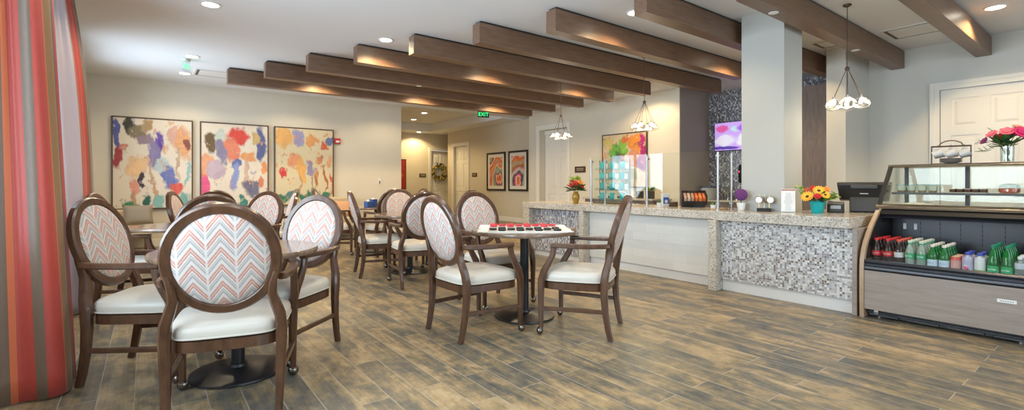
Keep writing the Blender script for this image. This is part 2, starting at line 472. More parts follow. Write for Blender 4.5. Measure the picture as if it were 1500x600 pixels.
def wall_x(name, x0, x1, ya, yb, z0, z1, holes, m):
    """wall in a plane of constant x with rectangular openings (y0,y1,z0,z1)"""
    b = MB(); y = ya
    for h in sorted(holes):
        b.box(x0, x1, y, h[0], z0, z1)
        if h[2] > z0: b.box(x0, x1, h[0], h[1], z0, h[2])
        if h[3] < z1: b.box(x0, x1, h[0], h[1], h[3], z1)
        y = h[1]
    b.box(x0, x1, y, yb, z0, z1)
    return tag(b.build(name, m, smooth=False), kind='structure')
def wall_y(name, y0, y1, xa, xb, z0, z1, holes, m):
    b = MB(); x = xa
    for h in sorted(holes):
        b.box(x, h[0], y0, y1, z0, z1)
        if h[2] > z0: b.box(h[0], h[1], y0, y1, z0, h[2])
        if h[3] < z1: b.box(h[0], h[1], y0, y1, h[3], z1)
        x = h[1]
    b.box(x, xb, y0, y1, z0, z1)
    return tag(b.build(name, m, smooth=False), kind='structure')

wall_x('wall_left', XL - .15, XL, YREAR, YB + .15, 0, CZ, [(a, c, .7, 2.7) for a, c in WINDOWS_LEFT], WALL)
wall_y('wall_rear', YREAR - .15, YREAR, XL, XR + .15, 0, CZ, [(a, c, .35, 2.75) for a, c in WINDOWS_REAR], WALL)
wall_y('wall_back', YB, YB + .15, XL, 4.94, 0, CZ, [], WALL)
wall_x('wall_corridor_left', 4.79, 4.94, YB + .15, 16.2, 0, 3.3, [], WALL_CORR)
wall_y('wall_corridor_end', 16.2, 16.35, 4.8, 10.0, 0, 3.05, [(8.46, 9.40, 0, 2.40)], WALL_CORR)
wall_x('wall_corridor_right', 8.75, 8.9, 10.24, 15.43, 0, 3.02, [(14.05, 15.0, 0, 2.48)], WALL_CORR)
wall_y('wall_passage', 15.28, 15.43, 8.9, 10.15, 0, 3.02, [], WALL_CORR)
wall_x('wall_passage_end', 10.0, 10.15, 15.43, 16.2, 0, 3.02, [], WALL_CORR)
wall_x('wall_alcove', 8.35, 8.75, 5.56, 10.24, 0, CZ, [(8.72, 9.80, 0, 2.57)], WALL)
wall_y('wall_alcove_return', 5.56, 5.70, 8.75, 9.6, 0, CZ, [], TAUPE)
tag(MB().box(8.351, 9.4, 5.545, 5.559, 0, CZ).build('wall_alcove_taupe_panel', TAUPE, smooth=False), kind='structure')
wall_x('wall_mosaic', 9.4, 9.55, 2.6, 5.545, 0, CZ, [], MOSAIC_D)
wall_x('wall_right', XR, XR + .15, YREAR, 2.5, 0, CZ, [(.80, 1.70, 0, 2.425)], WALL_COOL)
tag(MB().box(7.65, 9.4, 2.5, 2.735, 0, CZ).build('wall_pier', WALL_COOL, smooth=False), kind='structure')
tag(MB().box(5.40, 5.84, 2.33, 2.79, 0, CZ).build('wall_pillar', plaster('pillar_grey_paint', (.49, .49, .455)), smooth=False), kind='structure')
for nm, bx in (('baseboard_back', (XL, 4.94, YB - .015, YB, 0, .14)), ('baseboard_corridor', (8.735, 8.75, 10.3, 14.0, 0, .14)), ('baseboard_left', (XL, XL + .015, YREAR, YB - .02, 0, .14)), ('baseboard_end', (4.95, 8.34, 16.185, 16.2, 0, .14))):
    tag(MB().box(*bx).build(nm, WHITE, bevel=.004), kind='structure')

# windows of the room (behind and beside the camera)
k = 0
for a, c in WINDOWS_LEFT:
    k += 1; w = structure('window_%d' % k, (XL - .075, (a + c) / 2, .7))
    h = (c - a) / 2 - .005; fr = MB()
    for bx in ((-.03, .03, -h, -h + .05, 0.005, 1.995), (-.03, .03, h - .05, h, .005, 1.995), (-.03, .03, -h + .05, h - .05, .005, .055), (-.03, .03, -h + .05, h - .05, 1.945, 1.995), (-.025, .025, -.03, .03, .055, 1.945)): fr.box(*bx)
    fr.build('window_frame', WHITE, w)
    MB().box(-.004, .004, -h + .05, -.03, .055, 1.945).box(-.004, .004, .03, h - .05, .055, 1.945).build('window_pane', PANE, w)
for a, c in WINDOWS_REAR:
    k += 1; w = structure('window_%d' % k, ((a + c) / 2, YREAR - .075, .35))
    h = (c - a) / 2 - .005; fr = MB()
    for bx in ((-h, -h + .05, -.03, .03, .005, 2.395), (h - .05, h, -.03, .03, .005, 2.395), (-h + .05, h - .05, -.03, .03, .005, .055), (-h + .05, h - .05, -.03, .03, 2.345, 2.395), (-.03, .03, -.025, .025, .055, 2.345)): fr.box(*bx)
    fr.build('window_frame', WHITE, w)
    MB().box(-h + .05, -.03, -.004, .004, .055, 2.345).box(.03, h - .05, -.004, .004, .055, 2.345).build('window_pane', PANE, w)

# six-panel doors
def door(n, loc, rz, w, h, cas=.10, cas_top=.11, recess=.0, jamb=0, head=0, hand=1, right_cas=True):
    """local: x along the wall (width, centred), -y towards the room, z up; the wall surface is y=0"""
    d = structure('door_%d' % n, loc, rz)
    lf = MB(); y0 = recess
    lf.box(-w / 2 + .004, w / 2 - .004, y0 + .012, y0 + .04, .008, h - .004)
    st, ms = .115 * w / .9, .10 * w / .9
    rails = [(.008, .24), (.88, 1.02), (h - .62, h - .51), (h - .13, h - .004)]
    for x0, x1 in ((-w / 2 + .004, -w / 2 + st), (w / 2 - st, w / 2 - .004), (-ms / 2, ms / 2)): lf.box(x0, x1, y0, y0 + .012, .008, h - .004)
    for z0, z1 in rails:
        lf.box(-w / 2 + st, -ms / 2, y0, y0 + .012, z0, z1); lf.box(ms / 2, w / 2 - st, y0, y0 + .012, z0, z1)
    for i in range(3):
        za, zb = rails[i][1], rails[i + 1][0]
        for xa, xb in ((-w / 2 + st, -ms / 2), (ms / 2, w / 2 - st)):
            g = .03
            lf._new([(xa + g, y0 + .012, za + g), (xb - g, y0 + .012, za + g), (xb - g, y0 + .012, zb - g), (xa + g, y0 + .012, zb - g),
                     (xa + 2 * g, y0 + .003, za + 2 * g), (xb - 2 * g, y0 + .003, za + 2 * g), (xb - 2 * g, y0 + .003, zb - 2 * g), (xa + 2 * g, y0 + .003, zb - 2 * g)],
                    [(4, 5, 6, 7), (0, 1, 5, 4), (1, 2, 6, 5), (2, 3, 7, 6), (3, 0, 4, 7)])
    lf.build('door_leaf', WHITE, d, smooth=False)
    H = h + head
    cs = MB()
    for sx in (-1, 1):
        if sx > 0 and not right_cas: continue
        a, c = sorted((sx * w / 2, sx * (w / 2 + cas))); cs.box(a, c, -.022, -.001, 0, H)
        a, c = sorted((sx * (w / 2 + cas * .55), sx * (w / 2 + cas))); cs.box(a, c, -.034, -.022, 0, H + cas_top * .55)
    xr = w / 2 + cas if right_cas else w / 2
    cs.box(-w / 2 - cas, xr, -.022, -.001, H, H + cas_top)
    cs.box(-w / 2 - cas, xr, -.034, -.022, H + cas_top * .55, H + cas_top)
    cs.build('door_casing', WHITE, d, smooth=False)
    if head: MB().box(-w / 2 + .002, w / 2 - .002, y0 - .02, y0 + .04, h, H - .002).build('door_head', WHITE, d)
    kb = MB(); x = hand * (w / 2 - .07)
    kb.cyl((x, y0 - .001, 1.0), .028, .012, 16, m=Matrix.Rotation(PI / 2, 3, 'X'))
    kb.tube([(x, y0 - .01, 1.0), (x, y0 - .05, 1.0), (x - hand * .02, y0 - .055, 1.0), (x - hand * .11, y0 - .055, 1.0)], .009, 8)
    kb.build('door_handle', STEEL, d)
    return d
door(1, (XR, 1.25, 0), -PI / 2, .89, 2.42, .10, .10, .02)
door(2, (8.35, 9.26, 0), -PI / 2, 1.07, 2.45, .11, .12, .20, head=.115, hand=1)
door(3, (8.75, 14.525, 0), -PI / 2, .94, 2.47, .11, .11, .08)
door(4, (8.93, 16.2, 0), 0, .93, 2.39, .10, .09, .06)

# ------------------------------------------------------------------ ceiling beams
BEAM_Y = [9.0, 8.145, 7.28, 6.42, 5.545, 4.66, 3.80, 2.87, 2.075, 1.19]
BEAM_L = [1.035, 1.44, 1.845, 2.25, 2.66, 3.06, 3.46, 3.78, 4.2, 4.6]
BEAM_R = [7.44, 7.42, 7.44, 7.42, 7.43, 8.30, 7.42, 8.3, 8.56, 8.56]
BN = ['end at the far corridor side, shortest to the eye', 'second from the corridor side', 'third from the corridor side', 'fourth from the corridor side, lit at its near end',
      'fifth from the corridor side', 'sixth from the corridor side, reaching the alcove wall', 'seventh from the corridor side, behind the pillar with lamplight', 'eighth from the corridor side, running behind the pillar top',
      'crossing in front of the pillar', 'above the panelled door, closest to the case']
for y, xl, xr, d in zip(BEAM_Y, BEAM_L, BEAM_R, BN):
    t = thing('ceiling_beam', 'dark brown wooden ceiling beam ' + d, 'beam', (xl, y, 2.79), 0, 'wooden ceiling beams'); t['kind'] = 'thing'
    MB().box(0, xr - xl, 0, .15, 0, .235).build('beam_body', BEAM, t, bevel=.003)
    MB().box(.03, xr - xl - .005, .02, .13, .236, .2595).build('shadow_gap_strip', FRAME_BK, t)  # recessed cap, coloured near-black to stand in for the shadow gap

# ------------------------------------------------------------------ ceiling fittings
GOLD_LIGHT = (1, .72, .38)
def can(x, y, z, label, power=None, lamp=True, blend=.45, ang=148, col=None):
    t = thing('recessed_light', label, 'ceiling light', (x, y, z), 0, 'recessed ceiling lights')
    MB().lathe([(.098, -.001), (.098, -.008), (.080, -.010), (.076, -.001)], (0, 0, 0), 28).build('trim_ring', TRIMW, t)
    MB().cyl((0, 0, -.0075), .074, .006, 24).build('lens', LENS, t)
    if lamp:
        l = bpy.data.lights.new('can_lamp', 'SPOT'); l.energy = power or CAN_POWER; l.color = col or CAN_COL
        l.spot_size = math.radians(ang); l.spot_blend = blend; l.shadow_soft_size = .05
        o = bpy.data.objects.new('can_lamp', l); C.objects.link(o); o.parent = t; o.location = (0, 0, -.02)
    return t
can(.53, 5.97, CZ, 'round recessed ceiling light at the top edge nearest the curtain')
can(.525, 8.57, CZ, 'round recessed ceiling light left of the beams, beyond the first one')
can(.51, 9.97, CZ, 'round recessed ceiling light beside the exit sign near the paintings wall', 48)
can(2.50, 6.05, CZ, 'round recessed ceiling light between the fourth and fifth beam ends', 95, col=GOLD_LIGHT)
can(7.25, .98, CZ, 'round recessed ceiling light right of the last beam above the case', 95, col=GOLD_LIGHT)
for i, (x, y) in enumerate([(2.48, 9.97), (4.46, 9.97)]): can(x, y, CZ, 'round recessed ceiling light behind the far beam washing painting wall ' + ('over its middle', 'over its bare end')[i], 48)
for i, x in enumerate((2.43, 4.45, 6.33)): can(x, 8.64, CZ, 'round recessed light throwing a warm pool on the farthest beam, ' + ('first', 'second', 'third')[i] + ' pool from the curtain', 95, col=GOLD_LIGHT)
for i, x in enumerate((4.38, 6.38, 7.75)): can(x, 6.05, CZ, 'round recessed light throwing a warm pool on the fourth beam, ' + ('middle pool', 'far pool', 'over the alcove painting')[i], (80, 80, 70)[i], col=GOLD_LIGHT)
for i, x in enumerate((4.30, 6.86)): can(x, 3.42, CZ, 'round recessed light throwing a warm pool on the seventh beam, ' + ('open pool', 'pool by the pillar')[i], (62, 95)[i], col=GOLD_LIGHT)
for i, (x, y) in enumerate([(.5, 3.4), (2.4, 3.4), (.5, .9), (2.6, .9), (4.9, .9), (2.6, -1.6), (5.4, -1.6)]): can(x, y, CZ, 'round recessed ceiling light above the viewer, number %s along' % ('one two three four five six seven'.split()[i]), (78 if i == 4 else 40), col=(GOLD_LIGHT if i == 4 else (1, .93, .82)))  # unseen lights added overhead to light the near room and the pillar
can(6.55, 12.95, 3.25, 'small recessed light in the corridor tray, near one', 80, col=(1, .74, .38))
can(6.95, 14.5, 3.25, 'small recessed light in the corridor tray, far one', 80, col=(1, .74, .38))
can(7.75, 15.75, 3.0, 'recessed light close to the corridor end wall', 90, col=(1, .74, .38))

def vent(x, y, sx, sy, label):
    t = thing('ceiling_vent', label, 'air vent', (x, y, CZ - .012), 0, 'square ceiling air vents')
    f = MB(); w = .035
    f.box(-sx / 2, sx / 2, -sy / 2, -sy / 2 + w, 0, .011); f.box(-sx / 2, sx / 2, sy / 2 - w, sy / 2, 0, .011)
    f.box(-sx / 2, -sx / 2 + w, -sy / 2 + w, sy / 2 - w, 0, .011); f.box(sx / 2 - w, sx / 2, -sy / 2 + w, sy / 2 - w, 0, .011)
    f.build('vent_frame', TRIMW, t)
    MB().box(-sx / 2 + w, sx / 2 - w, -sy / 2 + w, sy / 2 - w, .006, .011).build('vent_core', mat('vent_shadow_gap', (.12, .11, .10), .7), t)
    s = MB()
    for i in range(4):
        g = .075 + i * .055
        if g < min(sx, sy) / 2 - .03:
            s.box(-sx / 2 + g, sx / 2 - g, -sy / 2 + g, sy / 2 - g, -.001 - i * .001 + .003, .006)
    s.build('diffuser_cone', TRIMW, t)
vent(.92, 9.72, .6, .6, 'square white ceiling vent beside the end of the farthest beam')
vent(7.55, 1.72, .6, .6, 'square white ceiling vent between the last two beams')
vent(7.35, 2.62 - .0, .45, .30, 'square ceiling vent seen between the pillar and the pier')
for i, (x, y, z, d) in enumerate([(3.62, 7.35, 2.79, 'third beam'), (4.76, 2.15, 2.79, 'beam crossing before the pillar, beside the pillar'), (6.9, 2.15, 2.79, 'beam crossing before the pillar, by the cup pendant')]):
    t = thing('sprinkler_cover', 'small white round sprinkler cover under the ' + d, 'sprinkler', (x, y, z), 0)
    MB().lathe([(.012, -.001), (.045, -.003), (.045, -.008), (.02, -.011)], (0, 0, 0), 20).build('cover_plate', TRIMW, t)

# exit signs
def exit_sign(x, y, z, label, rz, drop=.02):
    t = thing('exit_sign', label, 'exit sign', (x, y, z), rz, None)
    MB().box(-.10, .10, -.03, .03, -.02, -.001).build('canopy', TRIMW, t, bevel=.004)
    MB().box(-.15, .15, -.006, .006, -.02 - drop - .16, -.021).build('panel', mat('exit_panel', (.03, .05, .04), .3), t)
    text('EXIT', .135, mat('exit_green', (.02, .6, .12), .5, emit=(.05, 1, .25), es=1.6), 'sign_lettering', t,
         Matrix.Translation((0, -.0075, -.03 - drop - .075)) @ Matrix.Rotation(PI / 2, 4, 'X'))
    return t
exit_sign(6.95, 10.4, CZ, 'green lit EXIT sign under the ceiling at the corridor mouth', -math.radians(20), .0)
t = thing('exit_sign', 'clear edge-lit EXIT sign hanging from the ceiling near the curtain', 'exit sign', (.47, 8.85, CZ), math.radians(60))
MB().box(-.06, .06, -.03, .03, -.03, -.001).build('canopy', TRIMW, t, bevel=.004)
MB().box(-.11, .11, -.004, .004, -.19, -.031).build('panel', ACRYL, t)
text('EXIT', .10, mat('exit_green', (0, 0, 0)), 'sign_lettering', t, Matrix.Translation((0, -.0055, -.11)) @ Matrix.Rotation(PI / 2, 4, 'X'))

# ------------------------------------------------------------------ curtains on the window wall
def curtain(label, bottom, top, z1, m, seedv, flare):
    """cloth between a gathered line on the floor and a tighter one on the rod"""
    random.seed(seedv)
    root = thing('curtain', label, 'curtain', (bottom[len(bottom) // 2][0], bottom[len(bottom) // 2][1], 0))
    def smooth(pts, n):
        out = []
        k = len(pts) - 1
        for i in range(n + 1):
            t = i / n * k; j = min(int(t), k - 1); f = t - j
            p = [pts[max(0, min(k, j + d))] for d in (-1, 0, 1, 2)]
            out.append(tuple(.5 * (2 * p[1][c] + (p[2][c] - p[0][c]) * f + (2 * p[0][c] - 5 * p[1][c] + 4 * p[2][c] - p[3][c]) * f * f + (3 * p[1][c] - p[0][c] - 3 * p[2][c] + p[3][c]) * f ** 3) for c in (0, 1)))
        return out
    n, rows = 110, 24
    B, T = smooth(bottom, n), smooth(top, n)
    u = [0]
    for i in range(n): u.append(u[-1] + math.hypot(B[i + 1][0] - B[i][0], B[i + 1][1] - B[i][1]))
    me = bpy.data.meshes.new('curtain_panel'); bm = bmesh.new(); uvl = bm.loops.layers.uv.new('UVMap'); grid = []
    for j in range(rows + 1):
        v = j / rows; w = v ** flare; row = []
        for i in range(n + 1):
            rip = .006 * math.sin(u[i] * 42 + 2.5 * v) * (.4 + v)
            row.append(bm.verts.new((B[i][0] * (1 - w) + T[i][0] * w - root.location.x + rip, B[i][1] * (1 - w) + T[i][1] * w - root.location.y - rip * .6, .012 + (z1 - .012) * v)))
        grid.append(row)
    for j in range(rows):
        for i in range(n):
            f = bm.faces.new((grid[j][i], grid[j][i + 1], grid[j + 1][i + 1], grid[j + 1][i]))
            for lp, (jj, ii) in zip(f.loops, ((j, i), (j, i + 1), (j + 1, i + 1), (j + 1, i))): lp[uvl].uv = (u[ii], jj / rows * 3)
            f.smooth = True
    bm.to_mesh(me); bm.free(); me.materials.append(m)
    o = bpy.data.objects.new('curtain_panel', me); C.objects.link(o); o.parent = root
    sd = o.modifiers.new('thickness', 'SOLIDIFY'); sd.thickness = .004
    hd = MB(); tp_ = [(p[0] - root.location.x, p[1] - root.location.y, z1 + .012) for p in T[::5]]
    hd.sweep(tp_, .022, .010, (0, 0, 1)); hd.build('curtain_heading', m, root)
    return root
CORAL, ORANGE, BROWN, GOLD, SHEEN_GREY = (.46, .042, .030), (.66, .15, .05), (.155, .10, .068), (.26, .135, .05), (.50, .44, .50)
CUR1 = curtain_mat('striped_satin', [(0, CORAL), (.12, BROWN), (.280, ORANGE), (.308, CORAL), (.384, BROWN), (.43, CORAL), (.512, ORANGE), (.522, GOLD), (.60, BROWN), (.72, CORAL), (.88, BROWN)], 1.0)
CUR2 = curtain_mat('striped_satin_painted_sheen', [(0, CORAL), (.13, SHEEN_GREY), (.42, ORANGE), (.46, BROWN), (.52, CORAL), (.72, BROWN), (.86, CORAL)], 1.2)  # pale lilac stripe paints in the window glare on the satin
B1 = [(-.80, 3.67), (-.74, 3.62), (-.66, 3.56), (-.59, 3.545), (-.53, 3.575), (-.48, 3.56), (-.43, 3.545), (-.385, 3.56), (-.350, 3.60), (-.335, 3.66), (-.352, 3.72), (-.340, 3.79), (-.338, 3.84), (-.38, 3.87), (-.47, 3.88), (-.58, 3.86)]
T1 = [(-.80 + (x + .80) * .70, 3.72 + (y - 3.72) * .92) for x, y in B1]
curtain('tall coral, orange and brown striped satin curtain nearest the viewer', B1, T1, 2.955, CUR1, 3, 1.0)
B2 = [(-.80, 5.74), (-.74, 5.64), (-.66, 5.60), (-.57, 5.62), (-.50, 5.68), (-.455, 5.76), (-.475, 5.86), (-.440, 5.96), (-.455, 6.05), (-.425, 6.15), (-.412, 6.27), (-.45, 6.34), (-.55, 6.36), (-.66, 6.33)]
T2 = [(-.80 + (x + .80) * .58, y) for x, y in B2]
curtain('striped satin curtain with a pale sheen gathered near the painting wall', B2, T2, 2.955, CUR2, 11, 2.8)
t = thing('curtain_rod', 'long dark curtain rod along the top of the window wall', 'curtain rod', (-.62, 3.75, 3.0))
MB().tube([(-.06, -2.6, .02), (-.06, 2.62, .02)], .014, 12).build('rod', FRAME_BR, t)
MB().ball((-.06, 2.65, .02), .025).build('finial', FRAME_BR, t)
for y in (-2.3, 0, 2.3): MB().box(-.279, -.075, y - .012, y + .012, .008, .032).build('bracket', FRAME_BR, t)

# ------------------------------------------------------------------ art on the walls
def art(name, label, cat, loc, rz, w, h, m, fw=.018, fd=.045, fm=FRAME_BR, board=0, group=None):
    """local: x across, z up, -y towards the viewer; origin at the middle of the lower edge on the wall"""
    t = thing(name, label, cat, loc, rz, group)
    f = MB()
    f.box(-w / 2, -w / 2 + fw, -fd, -.002, 0, h); f.box(w / 2 - fw, w / 2, -fd, -.002, 0, h)
    f.box(-w / 2 + fw, w / 2 - fw, -fd, -.002, 0, fw); f.box(-w / 2 + fw, w / 2 - fw, -fd, -.002, h - fw, h)
    f.build('frame', fm, t)
    i = fw + .001
    if board:
        MB().box(-w / 2 + i, w / 2 - i, -fd + .018, -.004, i, h - i).build('mat_board', MATBOARD, t)
        j = i + board
        MB().box(-w / 2 + j, w / 2 - j, -fd + .014, -fd + .0175, j, h - j).build('print', m, t)
    else:
        MB().box(-w / 2 + i, w / 2 - i, -fd + .008, -.004, i, h - i).build('canvas', m, t)
    return t
CREAM = (.70, .63, .53)
P1 = blots('watercolour_one', CREAM, [(.20, .92, .07, .10, (.05, .055, .04)), (.30, .86, .11, .08, (.24, .20, .12)), (.42, .92, .10, .06, (.45, .30, .15)), (.40, .77, .08, .06, (.30, .22, .27)), (.58, .73, .07, .12, (.14, .07, .40)), (.50, .60, .09, .15, (.26, .22, .42)), (.88, .74, .12, .18, (.78, .40, .20)), (.76, .84, .07, .10, (.70, .42, .34)), (.95, .72, .05, .07, (.28, .10, .07)), (.03, .80, .05, .16, (.10, .13, .38)), (.05, .55, .07, .11, (.36, .05, .06)), (.12, .65, .07, .04, (.60, .22, .15)), (.32, .47, .12, .10, (.82, .54, .30)), (.36, .33, .035, .06, (.06, .04, .05)), (.27, .26, .06, .09, (.76, .33, .24)), (.24, .14, .025, .09, (.50, .33, .2)), (.49, .28, .022, .24, (.56, .38, .24)), (.69, .37, .08, .13, (.16, .20, .48)), (.62, .50, .07, .06, (.50, .60, .62)), (.80, .23, .12, .07, (.72, .13, .10)), (.93, .42, .03, .14, (.36, .55, .55)), (.80, .52, .02, .14, (.55, .40, .3)), (.20, .06, .08, .06, (.06, .26, .13)), (.39, .09, .045, .09, (.02, .13, .10)), (.56, .07, .09, .08, (.25, .50, .46)), (.78, .06, .07, .05, (.08, .24, .22)), (.92, .08, .09, .09, (.20, .42, .38))], seed=1, splash=[(.60, .30, .16), (.30, .27, .42), (.52, .40, .36), (.56, .22, .14)])
P2 = blots('watercolour_two', CREAM, [(.14, .76, .10, .11, (.16, .11, .05)), (.56, .89, .14, .10, (.70, .08, .06)), (.45, .70, .10, .15, (.78, .26, .16)), (.70, .62, .13, .07, (.80, .36, .15)), (.93, .78, .08, .20, (.12, .14, .32)), (.30, .67, .07, .15, (.28, .25, .38)), (.83, .83, .08, .07, (.62, .45, .2)), (.30, .86, .10, .06, (.55, .62, .56)), (.50, .51, .07, .08, (.13, .18, .42)), (.49, .34, .06, .16, (.27, .33, .62)), (.67, .38, .03, .22, (.60, .45, .36)), (.77, .22, .10, .10, (.17, .17, .26)), (.04, .26, .08, .22, (.78, .12, .28)), (.08, .5, .10, .12, (.82, .40, .22)), (.95, .45, .05, .08, (.80, .34, .14)), (.20, .45, .10, .10, (.56, .44, .52)), (.90, .28, .05, .06, (.66, .22, .12)), (.60, .06, .05, .05, (.06, .26, .22)), (.12, .05, .10, .05, (.10, .34, .30)), (.85, .05, .08, .05, (.08, .28, .24))], seed=2, splash=[(.62, .20, .12), (.25, .26, .40), (.50, .42, .44), (.66, .34, .20)])
P3 = blots('watercolour_three', (.64, .56, .38), [(.13, .87, .14, .11, (.80, .45, .16)), (.38, .90, .09, .11, (.33, .33, .56)), (.62, .88, .11, .05, (.74, .36, .14)), (.85, .80, .06, .07, (.62, .12, .06)), (.96, .85, .05, .06, (.14, .18, .36)), (.32, .58, .12, .11, (.78, .34, .18)), (.44, .45, .08, .15, (.80, .44, .14)), (.13, .43, .055, .05, (.66, .05, .06)), (.38, .20, .022, .22, (.58, .36, .18)), (.60, .48, .06, .10, (.28, .27, .48)), (.60, .30, .015, .15, (.35, .28, .3)), (.68, .33, .03, .13, (.48, .20, .07)), (.86, .35, .02, .18, (.46, .16, .08)), (.97, .25, .04, .13, (.62, .16, .08)), (.75, .60, .06, .05, (.60, .22, .12)), (.95, .58, .05, .10, (.76, .40, .2)), (.15, .09, .12, .07, (.04, .20, .13)), (.30, .14, .10, .06, (.10, .22, .24)), (.50, .09, .10, .07, (.03, .19, .13)), (.66, .12, .08, .06, (.10, .30, .22)), (.86, .10, .10, .05, (.05, .22, .14))], seed=3, splash=[(.66, .34, .14), (.44, .18, .08), (.50, .42, .22), (.60, .24, .12)])
for (x0, x1, m, d) in ((-.507, .69, P1, 'with violet and blue clouds, nearest the curtain'), (.80, 1.996, P2, 'with a red cloud, middle of the row'), (2.10, 3.312, P3, 'with orange clouds, beside the red alarm')):
    art('painting', 'large abstract watercolour tree painting ' + d, 'painting', ((x0 + x1) / 2, YB, .69), 0, x1 - x0, 1.66, m, .022, .05, FRAME_BR, 0, 'large watercolour paintings')
MIDP = blots('alcove_abstract', (.66, .52, .34), [(.35, .62, .16, .20, (.05, .28, .05)), (.28, .72, .10, .12, (.20, .50, .08)), (.48, .80, .10, .16, (.25, .55, .07)), (.35, .5, .10, .08, (.04, .12, .16)), (.45, .48, .08, .12, (.45, .10, .06)), (.55, .90, .10, .06, (.75, .20, .05)), (.80, .82, .20, .16, (.85, .30, .05)), (.72, .55, .12, .16, (.80, .34, .20)), (.95, .6, .07, .35, (.48, .02, .20)), (.88, .42, .10, .08, (.30, .03, .16)), (.15, .85, .12, .10, (.70, .55, .18)), (.10, .5, .12, .2, (.60, .50, .34)), (.2, .2, .2, .15, (.55, .45, .3)), (.6, .2, .2, .15, (.35, .35, .22))], .24, 7, seed=5, splash=[(.75, .26, .05), (.06, .24, .05), (.12, .08, .06), (.70, .60, .40), (.50, .03, .20)])
art('painting', 'bright square abstract painting of green, orange and magenta above the sneeze guard', 'painting', (8.35, 6.92, 1.07), -PI / 2, 1.235, 1.19, MIDP, .02, .05, FRAME_BR)
def agate(name, cols, c, k, seed):
    m, nt, p = newmat(name)
    g = coords(nt, 'Generated')
    mp = N(nt, 'Mapping'); mp.inputs['Location'].default_value = (seed, seed * 2, seed * 3); L(nt, g, mp.inputs[0])
    n = noise(nt, mp.outputs[0], 2.0, 3, .5, dist=.6)
    d = N(nt, 'VectorMath', operation='MULTIPLY_ADD'); L(nt, n.outputs[1], d.inputs[0]); d.inputs[1].default_value = (.55, 0, .55); L(nt, g, d.inputs[2])
    q = N(nt, 'VectorMath', operation='MULTIPLY_ADD'); L(nt, d.outputs[0], q.inputs[0]); q.inputs[1].default_value = (1, 0, 1.25); q.inputs[2].default_value = (-c[0] - .27, 0, -c[1] * 1.25 - .34)
    ln = N(nt, 'VectorMath', operation='LENGTH'); L(nt, q.outputs[0], ln.inputs[0])
    f = math_(nt, 'FRACT', math_(nt, 'MULTIPLY', ln.outputs['Value'], k))
    L(nt, ramp(nt, f, cols), p.inputs['Base Color']); p.inputs['Roughness'].default_value = .3
    return m
S1 = agate('agate_print_one', [(0, (.75, .22, .04)), (.12, (.60, .10, .03)), (.2, (.78, .62, .45)), (.28, (.66, .16, .18)), (.38, (.05, .05, .05)), (.44, (.40, .50, .42)), (.55, (.16, .24, .22)), (.63, (.70, .55, .40)), (.72, (.76, .36, .10)), (.84, (.62, .10, .12)), (.92, (.45, .48, .42)), (1, (.75, .22, .04))], (.72, .22), 1.25, 1.7)
S2 = agate('agate_print_two', [(0, (.80, .28, .04)), (.12, (.74, .12, .06)), (.22, (.80, .66, .50)), (.30, (.74, .08, .26)), (.42, (.06, .05, .05)), (.48, (.35, .52, .50)), (.58, (.70, .60, .54)), (.66, (.78, .26, .30)), (.76, (.30, .16, .10)), (.86, (.72, .34, .12)), (.94, (.30, .46, .46)), (1, (.80, .28, .04))], (.5, .15), 1.05, 4.1)
art('framed_print', 'black-framed swirling agate print on corridor wall, farther from the counter', 'picture', (8.75, 12.36, .93), -PI / 2, 1.0, 1.20, S1, .055, .035, FRAME_BK, .10, 'pair of agate prints')
art('framed_print', 'black-framed swirling agate print on corridor wall, nearer the white alcove door', 'picture', (8.75, 11.23, .93), -PI / 2, .93, 1.20, S2, .055, .035, FRAME_BK, .10, 'pair of agate prints')
RED = blots('red_panel', (.30, .025, .015), [(.5, .7, .3, .2, (.5, .06, .03)), (.4, .25, .3, .12, (.10, .01, .01)), (.7, .45, .2, .1, (.45, .14, .03))], seed=8)
art('painting', 'narrow dark red painting on the corridor end wall', 'painting', (7.05, 16.2, .95), 0, .80, 1.08, RED, .02, .04, FRAME_BK)

def plaque(label, loc, rz, w=.22, h=.13):
    t = thing('door_sign', label, 'sign', loc, rz, None)
    MB().box(-w / 2, w / 2, -.012, -.001, 0, h).build('plate', mat('brown_plate', (.055, .035, .022), .4), t, bevel=.002)
    s = MB()
    for i in range(2): s.box(-w * .32, w * .32, -.0135, -.0121, h * (.36 + .26 * i), h * (.44 + .26 * i))
    s.build('raised_lettering', mat('sign_letters', (.55, .48, .38), .5), t)
plaque('small brown room sign beside the wreath door', (8.12, 16.2, 1.39), 0, .27, .13)
plaque('small brown room sign left of the agate prints', (8.75, 13.62, 1.38), -PI / 2, .30, .13)
plaque('brown room sign on the alcove wall behind the flower vase', (8.35, 8.28, 1.42), -PI / 2, .36, .15)
t = thing('fire_alarm', 'red fire alarm strobe high on the wall by the paintings', 'alarm', (3.40, YB, 2.04))
MB().box(-.062, .062, -.04, -.001, 0, .13).build('alarm_body', mat('alarm_red', (.55, .03, .03), .4), t, bevel=.006)
MB().box(-.04, .04, -.06, -.041, .03, .075).build('strobe_lens', mat('strobe_lens', (.8, .8, .8), .2), t, bevel=.006)
t = thing('light_switch', 'small white switch plate on the bare end of the painting wall', 'light switch', (4.385, YB, 1.12))
MB().box(-.04, .04, -.012, -.001, 0, .15).build('cover_plate', TRIMW, t, bevel=.003)
MB().box(-.012, .012, -.02, -.0125, .03, .10).build('switch', DARK, t, bevel=.002)

